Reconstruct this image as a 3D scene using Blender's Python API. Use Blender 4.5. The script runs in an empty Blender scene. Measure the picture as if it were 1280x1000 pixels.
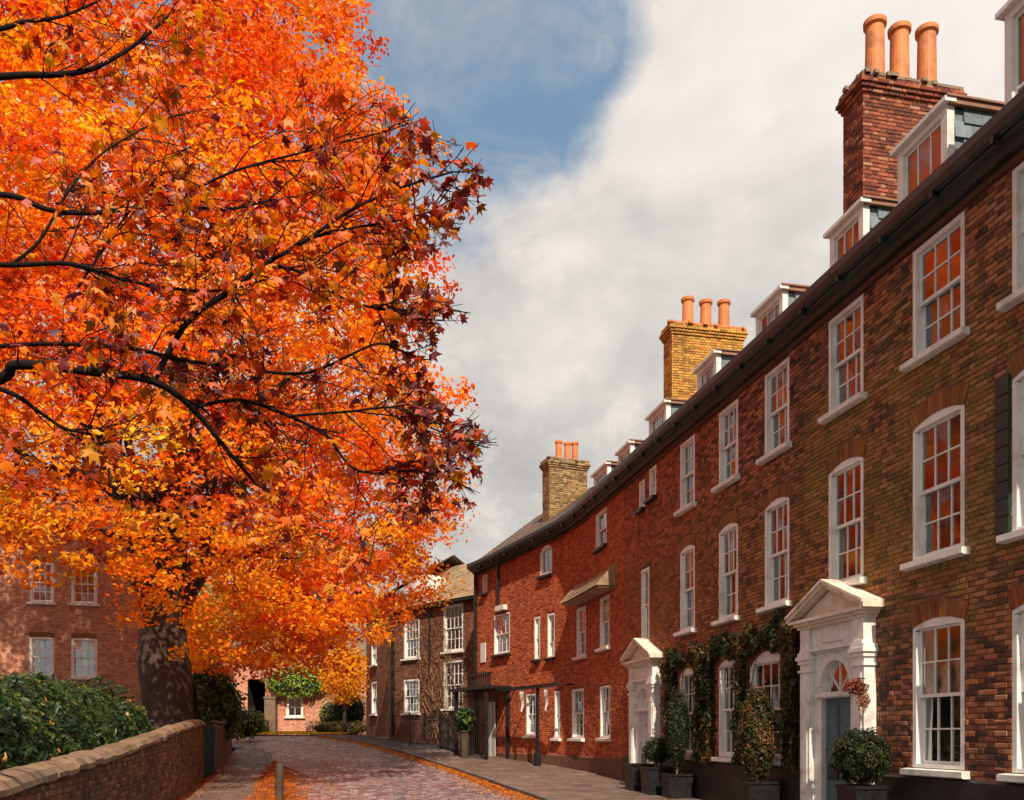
import bpy, math, random
import numpy as np
from mathutils import Vector, Matrix
random.seed(11); rng = np.random.default_rng(11)
sc = bpy.context.scene; COL = sc.collection
R = math.radians
EYE = 1.6
# ------------------------------------------------------------------ camera, sky, sun
cam = bpy.data.cameras.new('camera'); camo = bpy.data.objects.new('camera', cam); COL.objects.link(camo)
camo.location = (0, 0, EYE); camo.rotation_euler = (R(90), 0, 0)
cam.sensor_width = 36; cam.lens = 36*1100/1280; cam.shift_y = (918-500)/1280
cam.clip_start = .05; cam.clip_end = 6000
sc.camera = camo
sc.render.resolution_x = 1024; sc.render.resolution_y = 800
sc.view_settings.view_transform = 'Standard'; sc.view_settings.look = 'None'
sc.view_settings.exposure = 0.42; sc.view_settings.gamma = 1
SUN_DIR = Vector((.09, -.69, .72)).normalized()      # towards the sun
sl = bpy.data.lights.new('sun', 'SUN'); sl.energy = 4.6; sl.angle = R(.6); sl.color = (1, .86, .68)
so = bpy.data.objects.new('sun', sl); COL.objects.link(so); so.rotation_euler = SUN_DIR.to_track_quat('Z', 'Y').to_euler()
world = bpy.data.worlds.new('World'); sc.world = world; world.use_nodes = True
def build_world():
    nt = world.node_tree; nt.nodes.clear(); L = nt.links.new
    def N(t, **k):
        n = nt.nodes.new(t)
        for a, b in k.items(): setattr(n, a, b)
        return n
    def math_(op, a, b=None, clamp=False):
        n = N('ShaderNodeMath', operation=op, use_clamp=clamp)
        for i, v in enumerate((a, b)):
            if v is None: continue
            if isinstance(v, (int, float)): n.inputs[i].default_value = v
            else: L(v, n.inputs[i])
        return n.outputs[0]
    def sstep(v, a, b, lo=0., hi=1.):
        n = N('ShaderNodeMapRange', interpolation_type='SMOOTHSTEP'); L(v, n.inputs[0])
        for i, q in enumerate((a, b, lo, hi)): n.inputs[1+i].default_value = q
        return n.outputs[0]
    def mix(f, a, b):
        n = N('ShaderNodeMix', data_type='RGBA')
        if isinstance(f, (int, float)): n.inputs[0].default_value = f
        else: L(f, n.inputs[0])
        for i, v in ((6, a), (7, b)):
            if isinstance(v, tuple): n.inputs[i].default_value = (*v, 1)
            else: L(v, n.inputs[i])
        return n.outputs[2]
    sky = N('ShaderNodeTexSky', sky_type='NISHITA', sun_disc=False)
    sky.sun_elevation = math.asin(SUN_DIR.z); sky.sun_rotation = math.atan2(SUN_DIR.x, SUN_DIR.y)
    sky.air_density = 1.0; sky.dust_density = .6
    tc = N('ShaderNodeTexCoord').outputs['Generated']
    sep = N('ShaderNodeSeparateXYZ'); L(tc, sep.inputs[0])
    den = math_('ADD', math_('MAXIMUM', sep.outputs[2], 0.0), .35)
    cx = math_('DIVIDE', sep.outputs[0], den); cy = math_('DIVIDE', sep.outputs[1], den)
    cmb = N('ShaderNodeCombineXYZ'); L(cx, cmb.inputs[0]); L(cy, cmb.inputs[1]); cmb.inputs[2].default_value = 3.1
    def noise(scale, detail, rough, dist=0, w=0):
        n = N('ShaderNodeTexNoise', noise_dimensions='4D'); L(cmb.outputs[0], n.inputs['Vector'])
        n.inputs['Scale'].default_value = scale; n.inputs['Detail'].default_value = detail
        n.inputs['Roughness'].default_value = rough; n.inputs['Distortion'].default_value = dist; n.inputs['W'].default_value = w
        return n.outputs['Fac']
    nb = noise(3.2, 9, .56, .25, .4); nf = noise(9, 8, .6, .2, 2.); nl = noise(1.3, 3, .5, 0, 5.)
    def gap(px, py, r0, r1):
        v = Vector(((px-640)/1100, 1, (918-py)/1100)).normalized()
        n = N('ShaderNodeVectorMath', operation='DOT_PRODUCT'); L(tc, n.inputs[0]); n.inputs[1].default_value = v
        return sstep(n.outputs['Value'], math.cos(R(r1)), math.cos(R(r0)))
    g = math_('MAXIMUM', gap(590, 40, 2, 13), math_('MULTIPLY', gap(560, 225, 1, 8), .75))
    g = math_('MAXIMUM', g, math_('MULTIPLY', gap(330, -150, 5, 25), 1.0))
    # other openings in the cloud elsewhere in the sky
    nw = noise(.8, 2, .5, 0, 9.)
    g = math_('MAXIMUM', g, sstep(nw, .6, .72, 0, .8))
    cov = math_('ADD', math_('SUBTRACT', math_('ADD', math_('MULTIPLY', nb, 1.15), math_('MULTIPLY', nf, .25)), math_('MULTIPLY', g, .62)), .12)
    cov = sstep(cov, .22, .52)
    # cloud tone: soft grey to warm white
    t = math_('ADD', math_('MULTIPLY', sep.outputs[0], .6), math_('MULTIPLY', math_('SUBTRACT', nb, .5), 1.5))
    t = math_('ADD', t, math_('MULTIPLY', sep.outputs[2], .55))
    t = sstep(t, -.1, .7)
    c = mix(t, (3.9, 3.75, 3.6), (7.6, 7.0, 6.4))
    c = mix(math_('MULTIPLY', sstep(nf, .48, .7), .45), c, (7.8, 7.1, 6.4))
    c = mix(math_('MULTIPLY', sstep(noise(4.4, 7, .6, .3, 15.), .5, .68), .45), c, (3.7, 3.6, 3.55))
    blue = mix(.8, sky.outputs[0], (1.6, 2.6, 3.7))
    wisp = math_('MULTIPLY', sstep(noise(6, 8, .62, .6, 12.), .42, .75), .55)
    cov = math_('MAXIMUM', math_('MULTIPLY', cov, .97), wisp)
    col = mix(cov, blue, c)
    bg = N('ShaderNodeBackground'); L(col, bg.inputs[0]); bg.inputs[1].default_value = .1
    out = N('ShaderNodeOutputWorld'); L(bg.outputs[0], out.inputs[0])
build_world()

# ------------------------------------------------------------------ helpers
_GH = [(-60, 1.6), (0, 1.6), (12, 1.6), (18, 1.5), (24, 1.35), (30, 1.14), (34, .97), (37, .76), (42, .38), (46, .12), (49, .01), (54, -.16), (60, -.2), (6000, -.2)]
_gx = np.array([a for a, b in _GH]); _gy = np.array([EYE-b for a, b in _GH])
def gz(y):
    y = np.asarray(y, float)
    return (np.interp(y-1.5, _gx, _gy)+np.interp(y, _gx, _gy)+np.interp(y+1.5, _gx, _gy))/3
MATW = {}
def root(name, label, cat, loc=(0, 0, 0), rotz=0, group=None):
    o = bpy.data.objects.new(name, None); COL.objects.link(o); o.location = loc; o.rotation_euler = (0, 0, rotz)
    o.empty_display_size = .2
    o['label'] = label; o['category'] = cat
    if group: o['group'] = group
    MATW[o.name] = Matrix.Translation(loc) @ Matrix.Rotation(rotz, 4, 'Z')
    return o
class MB:
    def __init__(s): s.v = []; s.f = []; s.t = []; s.n = 0
    def add(s, v, f, t=None):
        v = np.asarray(v, float).reshape(-1, 3); f = np.asarray(f, int)
        s.v.append(v); s.f.append((f+s.n)); s.n += len(v)
        if t is None: t = random.random()
        if np.isscalar(t): t = np.full(len(f), t)
        s.t.append(np.asarray(t, float))
        return s
    def box(s, x0, x1, y0, y1, z0, z1, t=None, W=None, seg=1):
        xs = np.linspace(x0, x1, seg+1); v = []; f = []
        for x in xs: v += [(x, y0, z0), (x, y1, z0), (x, y1, z1), (x, y0, z1)]
        for i in range(seg):
            a = i*4; b = a+4
            for k in range(4):
                l = (k+1) % 4; f.append((a+k, b+k, b+l, a+l))
        f.append((0, 1, 2, 3)); e = seg*4; f.append((e+3, e+2, e+1, e))
        v = np.array(v, float)
        if W is not None: v = W(v[:, 0], v[:, 1], v[:, 2])
        s.add(v, f, t); return s
    def extrude(s, poly, a, b, W=None, axis='s', t=None, seg=1):
        # poly: list of (y,z) swept along s from a to b, or (s,z) swept along y
        n = len(poly); v = []; f = []
        for k in range(seg+1):
            q = a+(b-a)*k/seg
            for p in poly: v.append((q, p[0], p[1]) if axis == 's' else (p[0], q, p[1]))
        for k in range(seg):
            for i in range(n):
                j = (i+1) % n; f.append((k*n+i, k*n+n+i, k*n+n+j, k*n+j))
        v = np.array(v, float)
        if W is not None: v = W(v[:, 0], v[:, 1], v[:, 2])
        s.add(v, f, t)
        c0 = s.n-len(v)
        # caps as fans of ngon triangles around first vertex (fine for convex-ish profiles)
        capf = []
        for i in range(1, n-1): capf += [(0, i, i+1, i+1), (seg*n, seg*n+i+1, seg*n+i, seg*n+i)]
        s.f.append(np.array(capf)+c0); s.t.append(np.full(len(capf), .5 if t is None else t))
        return s
    def tube(s, pts, rad, sides=8, t=None, cap=True):
        pts = [Vector(p) for p in pts]; n = len(pts); v = []; f = []
        if np.isscalar(rad): rad = [rad]*n
        up = Vector((0, 0, 1))
        prev = None
        for i in range(n):
            d = (pts[min(i+1, n-1)]-pts[max(i-1, 0)]);
            if d.length < 1e-9: d = Vector((0, 0, 1))
            d.normalize()
            if prev is None: a = d.orthogonal().normalized()
            else:
                a = prev-d*prev.dot(d)
                if a.length < 1e-6: a = d.orthogonal()
                a.normalize()
            prev = a; b = d.cross(a)
            for k in range(sides):
                th = 2*math.pi*k/sides; v.append(pts[i]+(a*math.cos(th)+b*math.sin(th))*rad[i])
        for i in range(n-1):
            for k in range(sides):
                l = (k+1) % sides; f.append((i*sides+k, i*sides+l, (i+1)*sides+l, (i+1)*sides+k))
        if cap:
            v.append(pts[0]); v.append(pts[-1]); a = n*sides
            for k in range(sides):
                l = (k+1) % sides; f.append((a, l, k, k)); f.append((a+1, (n-1)*sides+k, (n-1)*sides+l, (n-1)*sides+l))
        s.add([tuple(p) for p in v], f, t); return s
    def lathe(s, prof, loc, sides=16, t=None):
        return s.tube([(loc[0], loc[1], loc[2]+z) for r, z in prof], [r for r, z in prof], sides, t) if False else s._lathe(prof, loc, sides, t)
    def _lathe(s, prof, loc, sides, t):
        v = []; f = []
        for r, z in prof:
            for k in range(sides):
                th = 2*math.pi*k/sides; v.append((loc[0]+r*math.cos(th), loc[1]+r*math.sin(th), loc[2]+z))
        for i in range(len(prof)-1):
            for k in range(sides):
                l = (k+1) % sides; f.append((i*sides+k, i*sides+l, (i+1)*sides+l, (i+1)*sides+k))
        s.add(v, f, t); return s
    def build(s, name, mat, parent=None, smooth=False, **props):
        v = np.concatenate(s.v); f = np.concatenate([x for x in s.f if len(x)]); t = np.concatenate(s.t)
        base = None
        if parent is not None:
            p = parent
            while p.parent is not None: p = p.parent
            base = MATW.get(p.name)
        if base is not None:
            mi = np.array(base.inverted()); v = v @ mi[:3, :3].T+mi[:3, 3]
        me = bpy.data.meshes.new(name)
        quad = f.shape[1] == 4
        if quad and np.any(f[:, 2] == f[:, 3]):
            me.from_pydata([], [], [])
            tri = f[:, 2] == f[:, 3]
            fl = [tuple(a[:3]) if k else tuple(a) for a, k in zip(f.tolist(), tri)]
            sizes = np.where(tri, 3, 4); idx = np.array([q for a in fl for q in a])
        else:
            sizes = np.full(len(f), f.shape[1]); idx = f.ravel()
        set_mesh(me, v, idx, sizes)
        a = me.attributes.new('tint', 'FLOAT', 'FACE'); a.data.foreach_set('value', t.astype(np.float32))
        me.polygons.foreach_set('use_smooth', np.full(len(sizes), bool(smooth)))
        me.materials.append(mat)
        o = bpy.data.objects.new(name, me); COL.objects.link(o)
        if parent is not None: o.parent = parent
        for k, q in props.items(): o[k] = q
        return o
def set_mesh(me, v, idx, sizes):
    me.vertices.add(len(v)); me.vertices.foreach_set('co', np.asarray(v, np.float32).ravel())
    me.loops.add(len(idx)); me.loops.foreach_set('vertex_index', np.asarray(idx, np.int32))
    me.polygons.add(len(sizes)); st = np.concatenate([[0], np.cumsum(sizes)[:-1]]).astype(np.int32)
    me.polygons.foreach_set('loop_start', st); me.update(calc_edges=True)
def tagp(o, label, cat, group=None, kind=None):
    if label: o['label'] = label
    if cat: o['category'] = cat
    if group: o['group'] = group
    if kind: o['kind'] = kind
    return o

# ------------------------------------------------------------------ materials
class NT:
    def __init__(s, name):
        s.m = bpy.data.materials.new(name); s.m.use_nodes = True; s.t = s.m.node_tree; s.t.nodes.clear()
        s.out = s.N('ShaderNodeOutputMaterial')
    def N(s, t, **k):
        n = s.t.nodes.new(t)
        for a, b in k.items(): setattr(n, a, b)
        return n
    def L(s, a, b): s.t.links.new(a, b)
    def set(s, n, i, v):
        if isinstance(v, (int, float)): n.inputs[i].default_value = v
        elif isinstance(v, tuple): n.inputs[i].default_value = (*v, 1) if len(v) == 3 and n.inputs[i].type == 'RGBA' else v
        elif v is not None: s.L(v, n.inputs[i])
    def math(s, op, a, b=None, clamp=False):
        n = s.N('ShaderNodeMath', operation=op, use_clamp=clamp); s.set(n, 0, a); s.set(n, 1, b); return n.outputs[0]
    def ss(s, v, a, b, lo=0., hi=1.):
        n = s.N('ShaderNodeMapRange', interpolation_type='SMOOTHSTEP')
        for i, q in enumerate((v, a, b, lo, hi)): s.set(n, i, q)
        return n.outputs[0]
    def mix(s, f, a, b, bt='MIX'):
        n = s.N('ShaderNodeMix', data_type='RGBA', blend_type=bt); s.set(n, 0, f); s.set(n, 6, a); s.set(n, 7, b); return n.outputs[2]
    def geo(s): return s.N('ShaderNodeNewGeometry').outputs['Position']
    def noise(s, scale, detail=4, rough=.5, vec=None, w=0., dist=0.):
        n = s.N('ShaderNodeTexNoise', noise_dimensions='4D'); s.L(vec or s.geo(), n.inputs['Vector'])
        for k, v in (('Scale', scale), ('Detail', detail), ('Roughness', rough), ('W', w), ('Distortion', dist)): n.inputs[k].default_value = v
        return n.outputs['Fac']
    def attr(s, name, sock='Fac'): return s.N('ShaderNodeAttribute', attribute_name=name).outputs[sock]
    def ramp(s, f, stops):
        n = s.N('ShaderNodeValToRGB'); s.L(f, n.inputs[0]); e = n.color_ramp.elements
        while len(e) < len(stops): e.new(.5)
        for q, (p, c) in zip(e, stops): q.position = p; q.color = (*c, 1)
        return n.outputs[0]
    def fin(s, col, rough=.7, bump=None, bstr=.3, bdist=.01, spec=.5, metal=0., coat=0.):
        b = s.N('ShaderNodeBsdfPrincipled'); s.set(b, 'Base Color', col); s.set(b, 'Roughness', rough); s.set(b, 'Metallic', metal)
        b.inputs['Specular IOR Level'].default_value = spec; b.inputs['Coat Weight'].default_value = coat
        if bump is not None:
            k = s.N('ShaderNodeBump'); k.inputs['Strength'].default_value = bstr; k.inputs['Distance'].default_value = bdist
            s.L(bump, k.inputs['Height']); s.L(k.outputs[0], b.inputs['Normal'])
        s.L(b.outputs[0], s.out.inputs[0]); return s.m
def m_simple(name, c, rough=.6, var=.18, scale=6., spec=.5, metal=0., bstr=.25, tintv=.0, dirt=None):
    n = NT(name); a = n.noise(scale, 6, .6); f = n.noise(scale*9, 3, .6)
    lo = tuple(x*(1-var) for x in c); hi = tuple(min(1, x*(1+var)) for x in c)
    col = n.mix(n.ss(a, .3, .7), lo, hi)
    if tintv: col = n.mix(n.math('MULTIPLY', n.attr('tint'), tintv), col, tuple(x*.35 for x in c))
    if dirt:
        col = n.mix(n.ss(n.noise(2.3, 7, .65, w=4), .5, .7, 0, .8), col, dirt)
        sv = n.N('ShaderNodeVectorMath', operation='MULTIPLY'); n.L(n.geo(), sv.inputs[0]); sv.inputs[1].default_value = (16., 16., 1.6)
        col = n.mix(n.ss(n.noise(1., 5, .65, vec=sv.outputs[0], w=8), .52, .75, 0, .6), col, dirt)
        col = n.mix(n.ss(n.noise(38, 4, .6, w=5), .66, .76, 0, .8), col, tuple(q*.5 for q in dirt))
    return n.fin(col, n.ss(a, .2, .8, max(rough-.08, .02), min(rough+.1, 1)), f, bstr, .006, spec, metal)
def m_brick(name, stops, soot=(.03, .022, .02), sootamt=.4, moss=None, mosscol=(.11, .085, .018), blend=None):
    n = NT(name); t = n.attr('tint'); pos = n.geo()
    col = n.ramp(t, stops)
    f = n.noise(34, 5, .65); g = n.noise(120, 2, .5, w=2); big = n.noise(.55, 4, .6, w=7); mid = n.noise(2.6, 6, .7, w=3)
    if blend is not None:      # colour of the brick batches changes gradually along the terrace (y coordinate)
        sp = n.N('ShaderNodeSeparateXYZ'); n.L(pos, sp.inputs[0])
        k = n.ss(n.math('ADD', sp.outputs[1], n.math('MULTIPLY', n.math('SUBTRACT', big, .5), 6.)), blend[0], blend[1])
        col = n.mix(k, col, n.ramp(t, blend[2]))
    col = n.mix(n.ss(f, .45, .75, 0, .55), col, n.mix(.55, col, (.02, .014, .012)))
    col = n.mix(n.ss(g, .62, .78, 0, .5), col, n.mix(.5, col, (.35, .22, .15)))
    col = n.mix(n.math('MULTIPLY', n.ss(n.math('ADD', big, n.math('MULTIPLY', n.math('SUBTRACT', mid, .5), .6)), .45, .68), sootamt), col, soot)
    sv = n.N('ShaderNodeVectorMath', operation='MULTIPLY'); n.L(pos, sv.inputs[0]); sv.inputs[1].default_value = (5., 5., .35)
    st_ = n.noise(1., 5, .6, vec=sv.outputs[0], w=8)
    col = n.mix(n.ss(st_, .54, .72, 0, .55), col, n.mix(.75, col, (.01, .008, .007)))
    col = n.mix(n.ss(n.noise(1.7, 6, .7, w=12), .6, .74, 0, .4), col, n.mix(.5, col, (.42, .27, .18)))
    if moss:   # moss[0..3]: z band, amount
        sp = n.N('ShaderNodeSeparateXYZ'); n.L(pos, sp.inputs[0])
        z = n.math('ADD', sp.outputs[2], n.math('MULTIPLY', n.math('SUBTRACT', n.noise(.8, 5, .6, w=1), .5), 3.2))
        band = n.math('MULTIPLY', n.ss(z, moss[0], moss[1]), n.ss(z, moss[2], moss[3], 1, 0))
        mm = n.math('MULTIPLY', band, n.ss(n.noise(1.5, 8, .72, w=5), .36, .6))
        mm = n.math('MULTIPLY', mm, n.ss(n.noise(45, 3, .6, w=6), .3, .6))
        col = n.mix(n.math('MULTIPLY', mm, moss[4]), col, mosscol)
    return n.fin(col, .82, f, .55, .006, .3)
def m_mortar(name, c, **k): return m_simple(name, c, .9, .35, 12., .2, bstr=.5)
BR = {}
dark = [(0, (.04, .02, .016)), (.25, (.13, .048, .03)), (.55, (.28, .09, .045)), (.85, (.44, .15, .065)), (1, (.4, .2, .11))]
dred = [(0, (.16, .045, .025)), (.35, (.32, .075, .034)), (.7, (.44, .1, .042)), (1, (.52, .15, .065))]
ored = [(0, (.27, .065, .028)), (.4, (.42, .095, .036)), (.75, (.52, .125, .045)), (1, (.58, .18, .075))]
yell = [(0, (.28, .13, .03)), (.4, (.55, .28, .05)), (.8, (.68, .38, .07)), (1, (.6, .19, .05))]
pink = [(0, (.46, .18, .11)), (.5, (.62, .28, .18)), (1, (.7, .38, .26))]
BR['h1'] = m_brick('brick_dark_mossy', dark, sootamt=.5, moss=(2.4, 4.0, 6.4, 8.8, .92), mosscol=(.27, .175, .03))
BR['h2'] = m_brick('brick_dark_red', dark, sootamt=.3, blend=(14.5, 25.0, dred), moss=(2.8, 4.2, 5.8, 7.6, .6), mosscol=(.27, .15, .03))
BR['h3'] = m_brick('brick_orange_red', ored, sootamt=.16, soot=(.12, .045, .03))
BR['ch_r'] = m_brick('brick_chimney_red', [(0, (.1, .03, .02)), (.4, (.2, .05, .028)), (.85, (.36, .1, .045)), (1, (.36, .19, .12))], sootamt=.45, soot=(.07, .025, .02))
BR['ch_y'] = m_brick('brick_chimney_yellow', yell, sootamt=.3, soot=(.12, .07, .03))
BR['ch_m'] = m_brick('brick_chimney_lichen', [(0, (.12, .08, .035)), (.4, (.26, .17, .08)), (.8, (.4, .26, .1)), (1, (.42, .3, .18))], sootamt=.5, soot=(.1, .07, .03))
BR['far'] = m_brick('brick_far_brown', [(0, (.12, .05, .035)), (.5, (.2, .08, .05)), (1, (.3, .13, .08))], sootamt=.3)
BR['left'] = m_brick('brick_pale_red', pink, sootamt=.2, soot=(.16, .07, .05))
BR['wall'] = m_brick('brick_garden_wall', [(0, (.07, .035, .02)), (.4, (.15, .065, .032)), (.8, (.25, .11, .05)), (1, (.32, .17, .08))], sootamt=.5, moss=(1.0, 1.6, 3.5, 4.5, .5), mosscol=(.17, .12, .02))
BR['arch'] = m_brick('brick_arch_orange', [(0, (.2, .055, .025)), (.5, (.33, .09, .03)), (1, (.4, .15, .04))], sootamt=.5, moss=(3, 4, 6, 8, .6), mosscol=(.2, .11, .02))
M = {}
M['mortar_dark'] = m_mortar('mortar_dark', (.17, .085, .055)); M['mortar'] = m_mortar('mortar_brown', (.15, .075, .05))
M['mortar_red'] = m_mortar('mortar_red', (.2, .075, .045)); M['mortar_pale'] = m_mortar('mortar_pale', (.45, .32, .24))
M['white'] = m_simple('painted_white_wood', (.78, .76, .73), .42, .06, 5., bstr=.08, dirt=(.5, .46, .4))
M['stone_white'] = m_simple('painted_white_stone', (.76, .735, .7), .55, .1, 7., bstr=.3, dirt=(.42, .38, .32))
M['cream'] = m_simple('weathered_cream_paint', (.74, .62, .5), .6, .14, 7., bstr=.3, dirt=(.4, .3, .2))
M['gutter'] = m_simple('black_painted_wood', (.014, .026, .029), .42, .3, 4., bstr=.3, dirt=(.05, .045, .035))
M['black'] = m_simple('black_paint', (.012, .012, .014), .4, .3, 8., bstr=.2)
M['plinth'] = m_simple('black_tarred_plinth', (.02, .018, .018), .5, .4, 3., bstr=.5)
M['slate'] = m_simple('blue_grey_slate', (.17, .215, .25), .5, .25, 5., tintv=.45, bstr=.4)
M['lead'] = m_simple('grey_lead', (.2, .2, .2), .6, .2, 4.)
M['copper'] = m_simple('rusty_flashing', (.25, .12, .07), .6, .2, 4.)
M['tile'] = m_simple('brown_grey_roof_tile', (.17, .14, .12), .8, .3, 3., tintv=.5, bstr=.6, dirt=(.3, .16, .06))
M['tile_y'] = m_simple('lichen_roof_tile', (.3, .21, .13), .8, .3, 3., tintv=.4, bstr=.6, dirt=(.36, .22, .06))
M['pot'] = m_simple('terracotta_pot', (.6, .2, .06), .65, .2, 3., bstr=.3, tintv=.25, dirt=(.3, .1, .04))
M['door'] = m_simple('blue_grey_door_paint', (.085, .14, .17), .38, .1, 3., bstr=.1)
M['door_white'] = m_simple('pale_grey_door_paint', (.55, .6, .65), .4, .08, 3., bstr=.1)
M['steel'] = m_simple('tarnished_steel', (.45, .43, .4), .35, .1, 9., metal=.9)
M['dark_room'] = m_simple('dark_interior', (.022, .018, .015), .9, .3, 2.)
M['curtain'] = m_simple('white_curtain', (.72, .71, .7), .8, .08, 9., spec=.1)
M['shutter'] = m_simple('dark_green_paint', (.008, .03, .028), .45, .2, 6.)
M['soil'] = m_simple('dark_earth', (.05, .04, .028), .95, .4, 1.2, bstr=.8)
M['road_bed'] = m_simple('road_bed', (.05, .04, .045), .7, .4, 3., bstr=.8)
M['slab'] = m_simple('paving_stone', (.15, .105, .085), .62, .3, 1.7, tintv=.35, bstr=.5, dirt=(.07, .05, .045))
M['kerb'] = m_simple('kerb_stone', (.14, .12, .12), .65, .25, 3., tintv=.3, bstr=.5)
M['coping'] = m_simple('mossy_coping_stone', (.23, .15, .1), .7, .35, 2.2, tintv=.4, bstr=.6, dirt=(.2, .14, .03))
M['wood'] = m_simple('old_grey_wood', (.06, .04, .024), .8, .4, 5., bstr=.8)
M['bark'] = m_simple('maple_bark', (.05, .03, .022), .85, .4, 3., bstr=1.)
M['bark_dark'] = m_simple('dark_branch_bark', (.014, .009, .009), .9, .3, 9., .1, bstr=.6)
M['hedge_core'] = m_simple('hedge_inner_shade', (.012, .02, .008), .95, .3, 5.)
M['stem'] = m_simple('climber_stem', (.13, .075, .045), .85, .3, 9.)
M['plaque'] = m_simple('white_plaque', (.7, .7, .68), .5, .05, 5.)
def m_sett():
    n = NT('granite_setts'); t = n.attr('tint')
    col = n.ramp(t, [(0, (.075, .048, .055)), (.35, (.14, .095, .105)), (.7, (.21, .155, .165)), (1, (.32, .27, .28))])
    f = n.noise(60, 4, .6); b = n.noise(.7, 4, .6)
    col = n.mix(n.ss(f, .5, .8, 0, .5), col, (.05, .04, .045)); col = n.mix(n.ss(b, .45, .7, 0, .25), col, (.2, .11, .09))
    return n.fin(col, n.ss(b, .3, .7, .2, .42), f, .5, .004, .8)
M['sett'] = m_sett()
def m_leaf(name, trans=.45, rough=.5, gloss=.25):
    n = NT(name); c = n.attr('col', 'Color')
    d = n.N('ShaderNodeBsdfDiffuse'); n.L(c, d.inputs[0]); t = n.N('ShaderNodeBsdfTranslucent')
    hs = n.N('ShaderNodeHueSaturation'); hs.inputs['Saturation'].default_value = 1.1; hs.inputs['Value'].default_value = 1.25; n.L(c, hs.inputs['Color']); n.L(hs.outputs[0], t.inputs[0])
    m1 = n.N('ShaderNodeMixShader'); m1.inputs[0].default_value = trans; n.L(d.outputs[0], m1.inputs[1]); n.L(t.outputs[0], m1.inputs[2])
    g = n.N('ShaderNodeBsdfGlossy'); g.inputs['Roughness'].default_value = rough; g.inputs[0].default_value = (.9, .9, .95, 1)
    fr = n.N('ShaderNodeFresnel'); fr.inputs[0].default_value = 1.4
    m2 = n.N('ShaderNodeMixShader'); n.L(n.math('MULTIPLY', fr.outputs[0], gloss), m2.inputs[0]); n.L(m1.outputs[0], m2.inputs[1]); n.L(g.outputs[0], m2.inputs[2])
    n.L(m2.outputs[0], n.out.inputs[0]); return n.m
M['leaf_autumn'] = m_leaf('autumn_leaf', .5, .5, .15); M['leaf_green'] = m_leaf('evergreen_leaf', .2, .4, .5); M['leaf_near'] = m_leaf('maple_leaf', .45, .6, .05)
def m_glass():
    n = NT('window_glass'); g = n.N('ShaderNodeBsdfGlossy'); g.inputs['Roughness'].default_value = .07; g.inputs[0].default_value = (.85, .88, .9, 1)
    w = n.noise(2.2, 2, .5); b = n.N('ShaderNodeBump'); b.inputs['Strength'].default_value = .12; b.inputs['Distance'].default_value = .03; n.L(w, b.inputs['Height']); n.L(b.outputs[0], g.inputs['Normal'])
    t = n.N('ShaderNodeBsdfTransparent'); t.inputs[0].default_value = (.8, .85, .85, 1)
    fr = n.N('ShaderNodeFresnel'); fr.inputs[0].default_value = 1.5
    f = n.math('ADD', n.math('MULTIPLY', fr.outputs[0], 1.2), .22, True)
    m = n.N('ShaderNodeMixShader'); n.L(f, m.inputs[0]); n.L(t.outputs[0], m.inputs[1]); n.L(g.outputs[0], m.inputs[2]); n.L(m.outputs[0], n.out.inputs[0]); return n.m
M['glass'] = m_glass()

# ------------------------------------------------------------------ frames (s along the front, y outwards, z up)
class Straight:
    def __init__(s, ox, oy, dx, dy):
        l = math.hypot(dx, dy); s.o = np.array((ox, oy)); s.d = np.array((dx, dy))/l; s.nn = np.array((-s.d[1], s.d[0]))
    def W(s, a, y, z):
        a = np.asarray(a, float); y = np.asarray(y, float); z = np.asarray(z, float)
        p = s.o+a[..., None]*s.d+y[..., None]*s.nn
        return np.stack([p[..., 0], p[..., 1], z+0*a], -1)
    def ang(s, a=0): return math.atan2(s.d[1], s.d[0])
class Bent:
    A0 = math.atan2(.9788, -.2046)
    def __init__(s, s0=28.9, L=3.2, turn=.2845): s.s0 = s0; s.L = L; s.turn = turn; s.R = L/turn
    def W(s, a, y, z):
        a = np.asarray(a, float); y = np.asarray(y, float); z = np.asarray(z, float)
        t = np.clip((a-s.s0)/s.L, 0, 1)*s.turn; A = s.A0+t
        u0 = np.array((math.cos(s.A0), math.sin(s.A0)))
        a1 = np.minimum(a, s.s0)
        px = 8.409+u0[0]*a1; py = u0[1]*a1
        # arc
        px = px+s.R*(np.sin(A)-math.sin(s.A0)); py = py-s.R*(np.cos(A)-math.cos(s.A0))
        a3 = np.maximum(a-s.s0-s.L, 0); px = px+np.cos(A)*a3; py = py+np.sin(A)*a3
        px = px-np.sin(A)*y; py = py+np.cos(A)*y
        q = np.clip((a-28)/10.3, 0, 1); z = z-.36*q*q*(3-2*q)*np.clip((z-EYE-6.)/.9, 0, 1)
        return np.stack([px, py, z+0*a], -1)
    def ang(s, a): return s.A0+min(max((a-s.s0)/s.L, 0), 1)*s.turn
T = Bent()
def front_root(F, s, name, label, cat, y=0, **k):
    p = F.W(np.array([s]), np.array([y]), np.array([0.]))[0]
    return root(name, label, cat, (p[0], p[1], float(gz(p[1]))), F.ang(s), **k)

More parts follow.
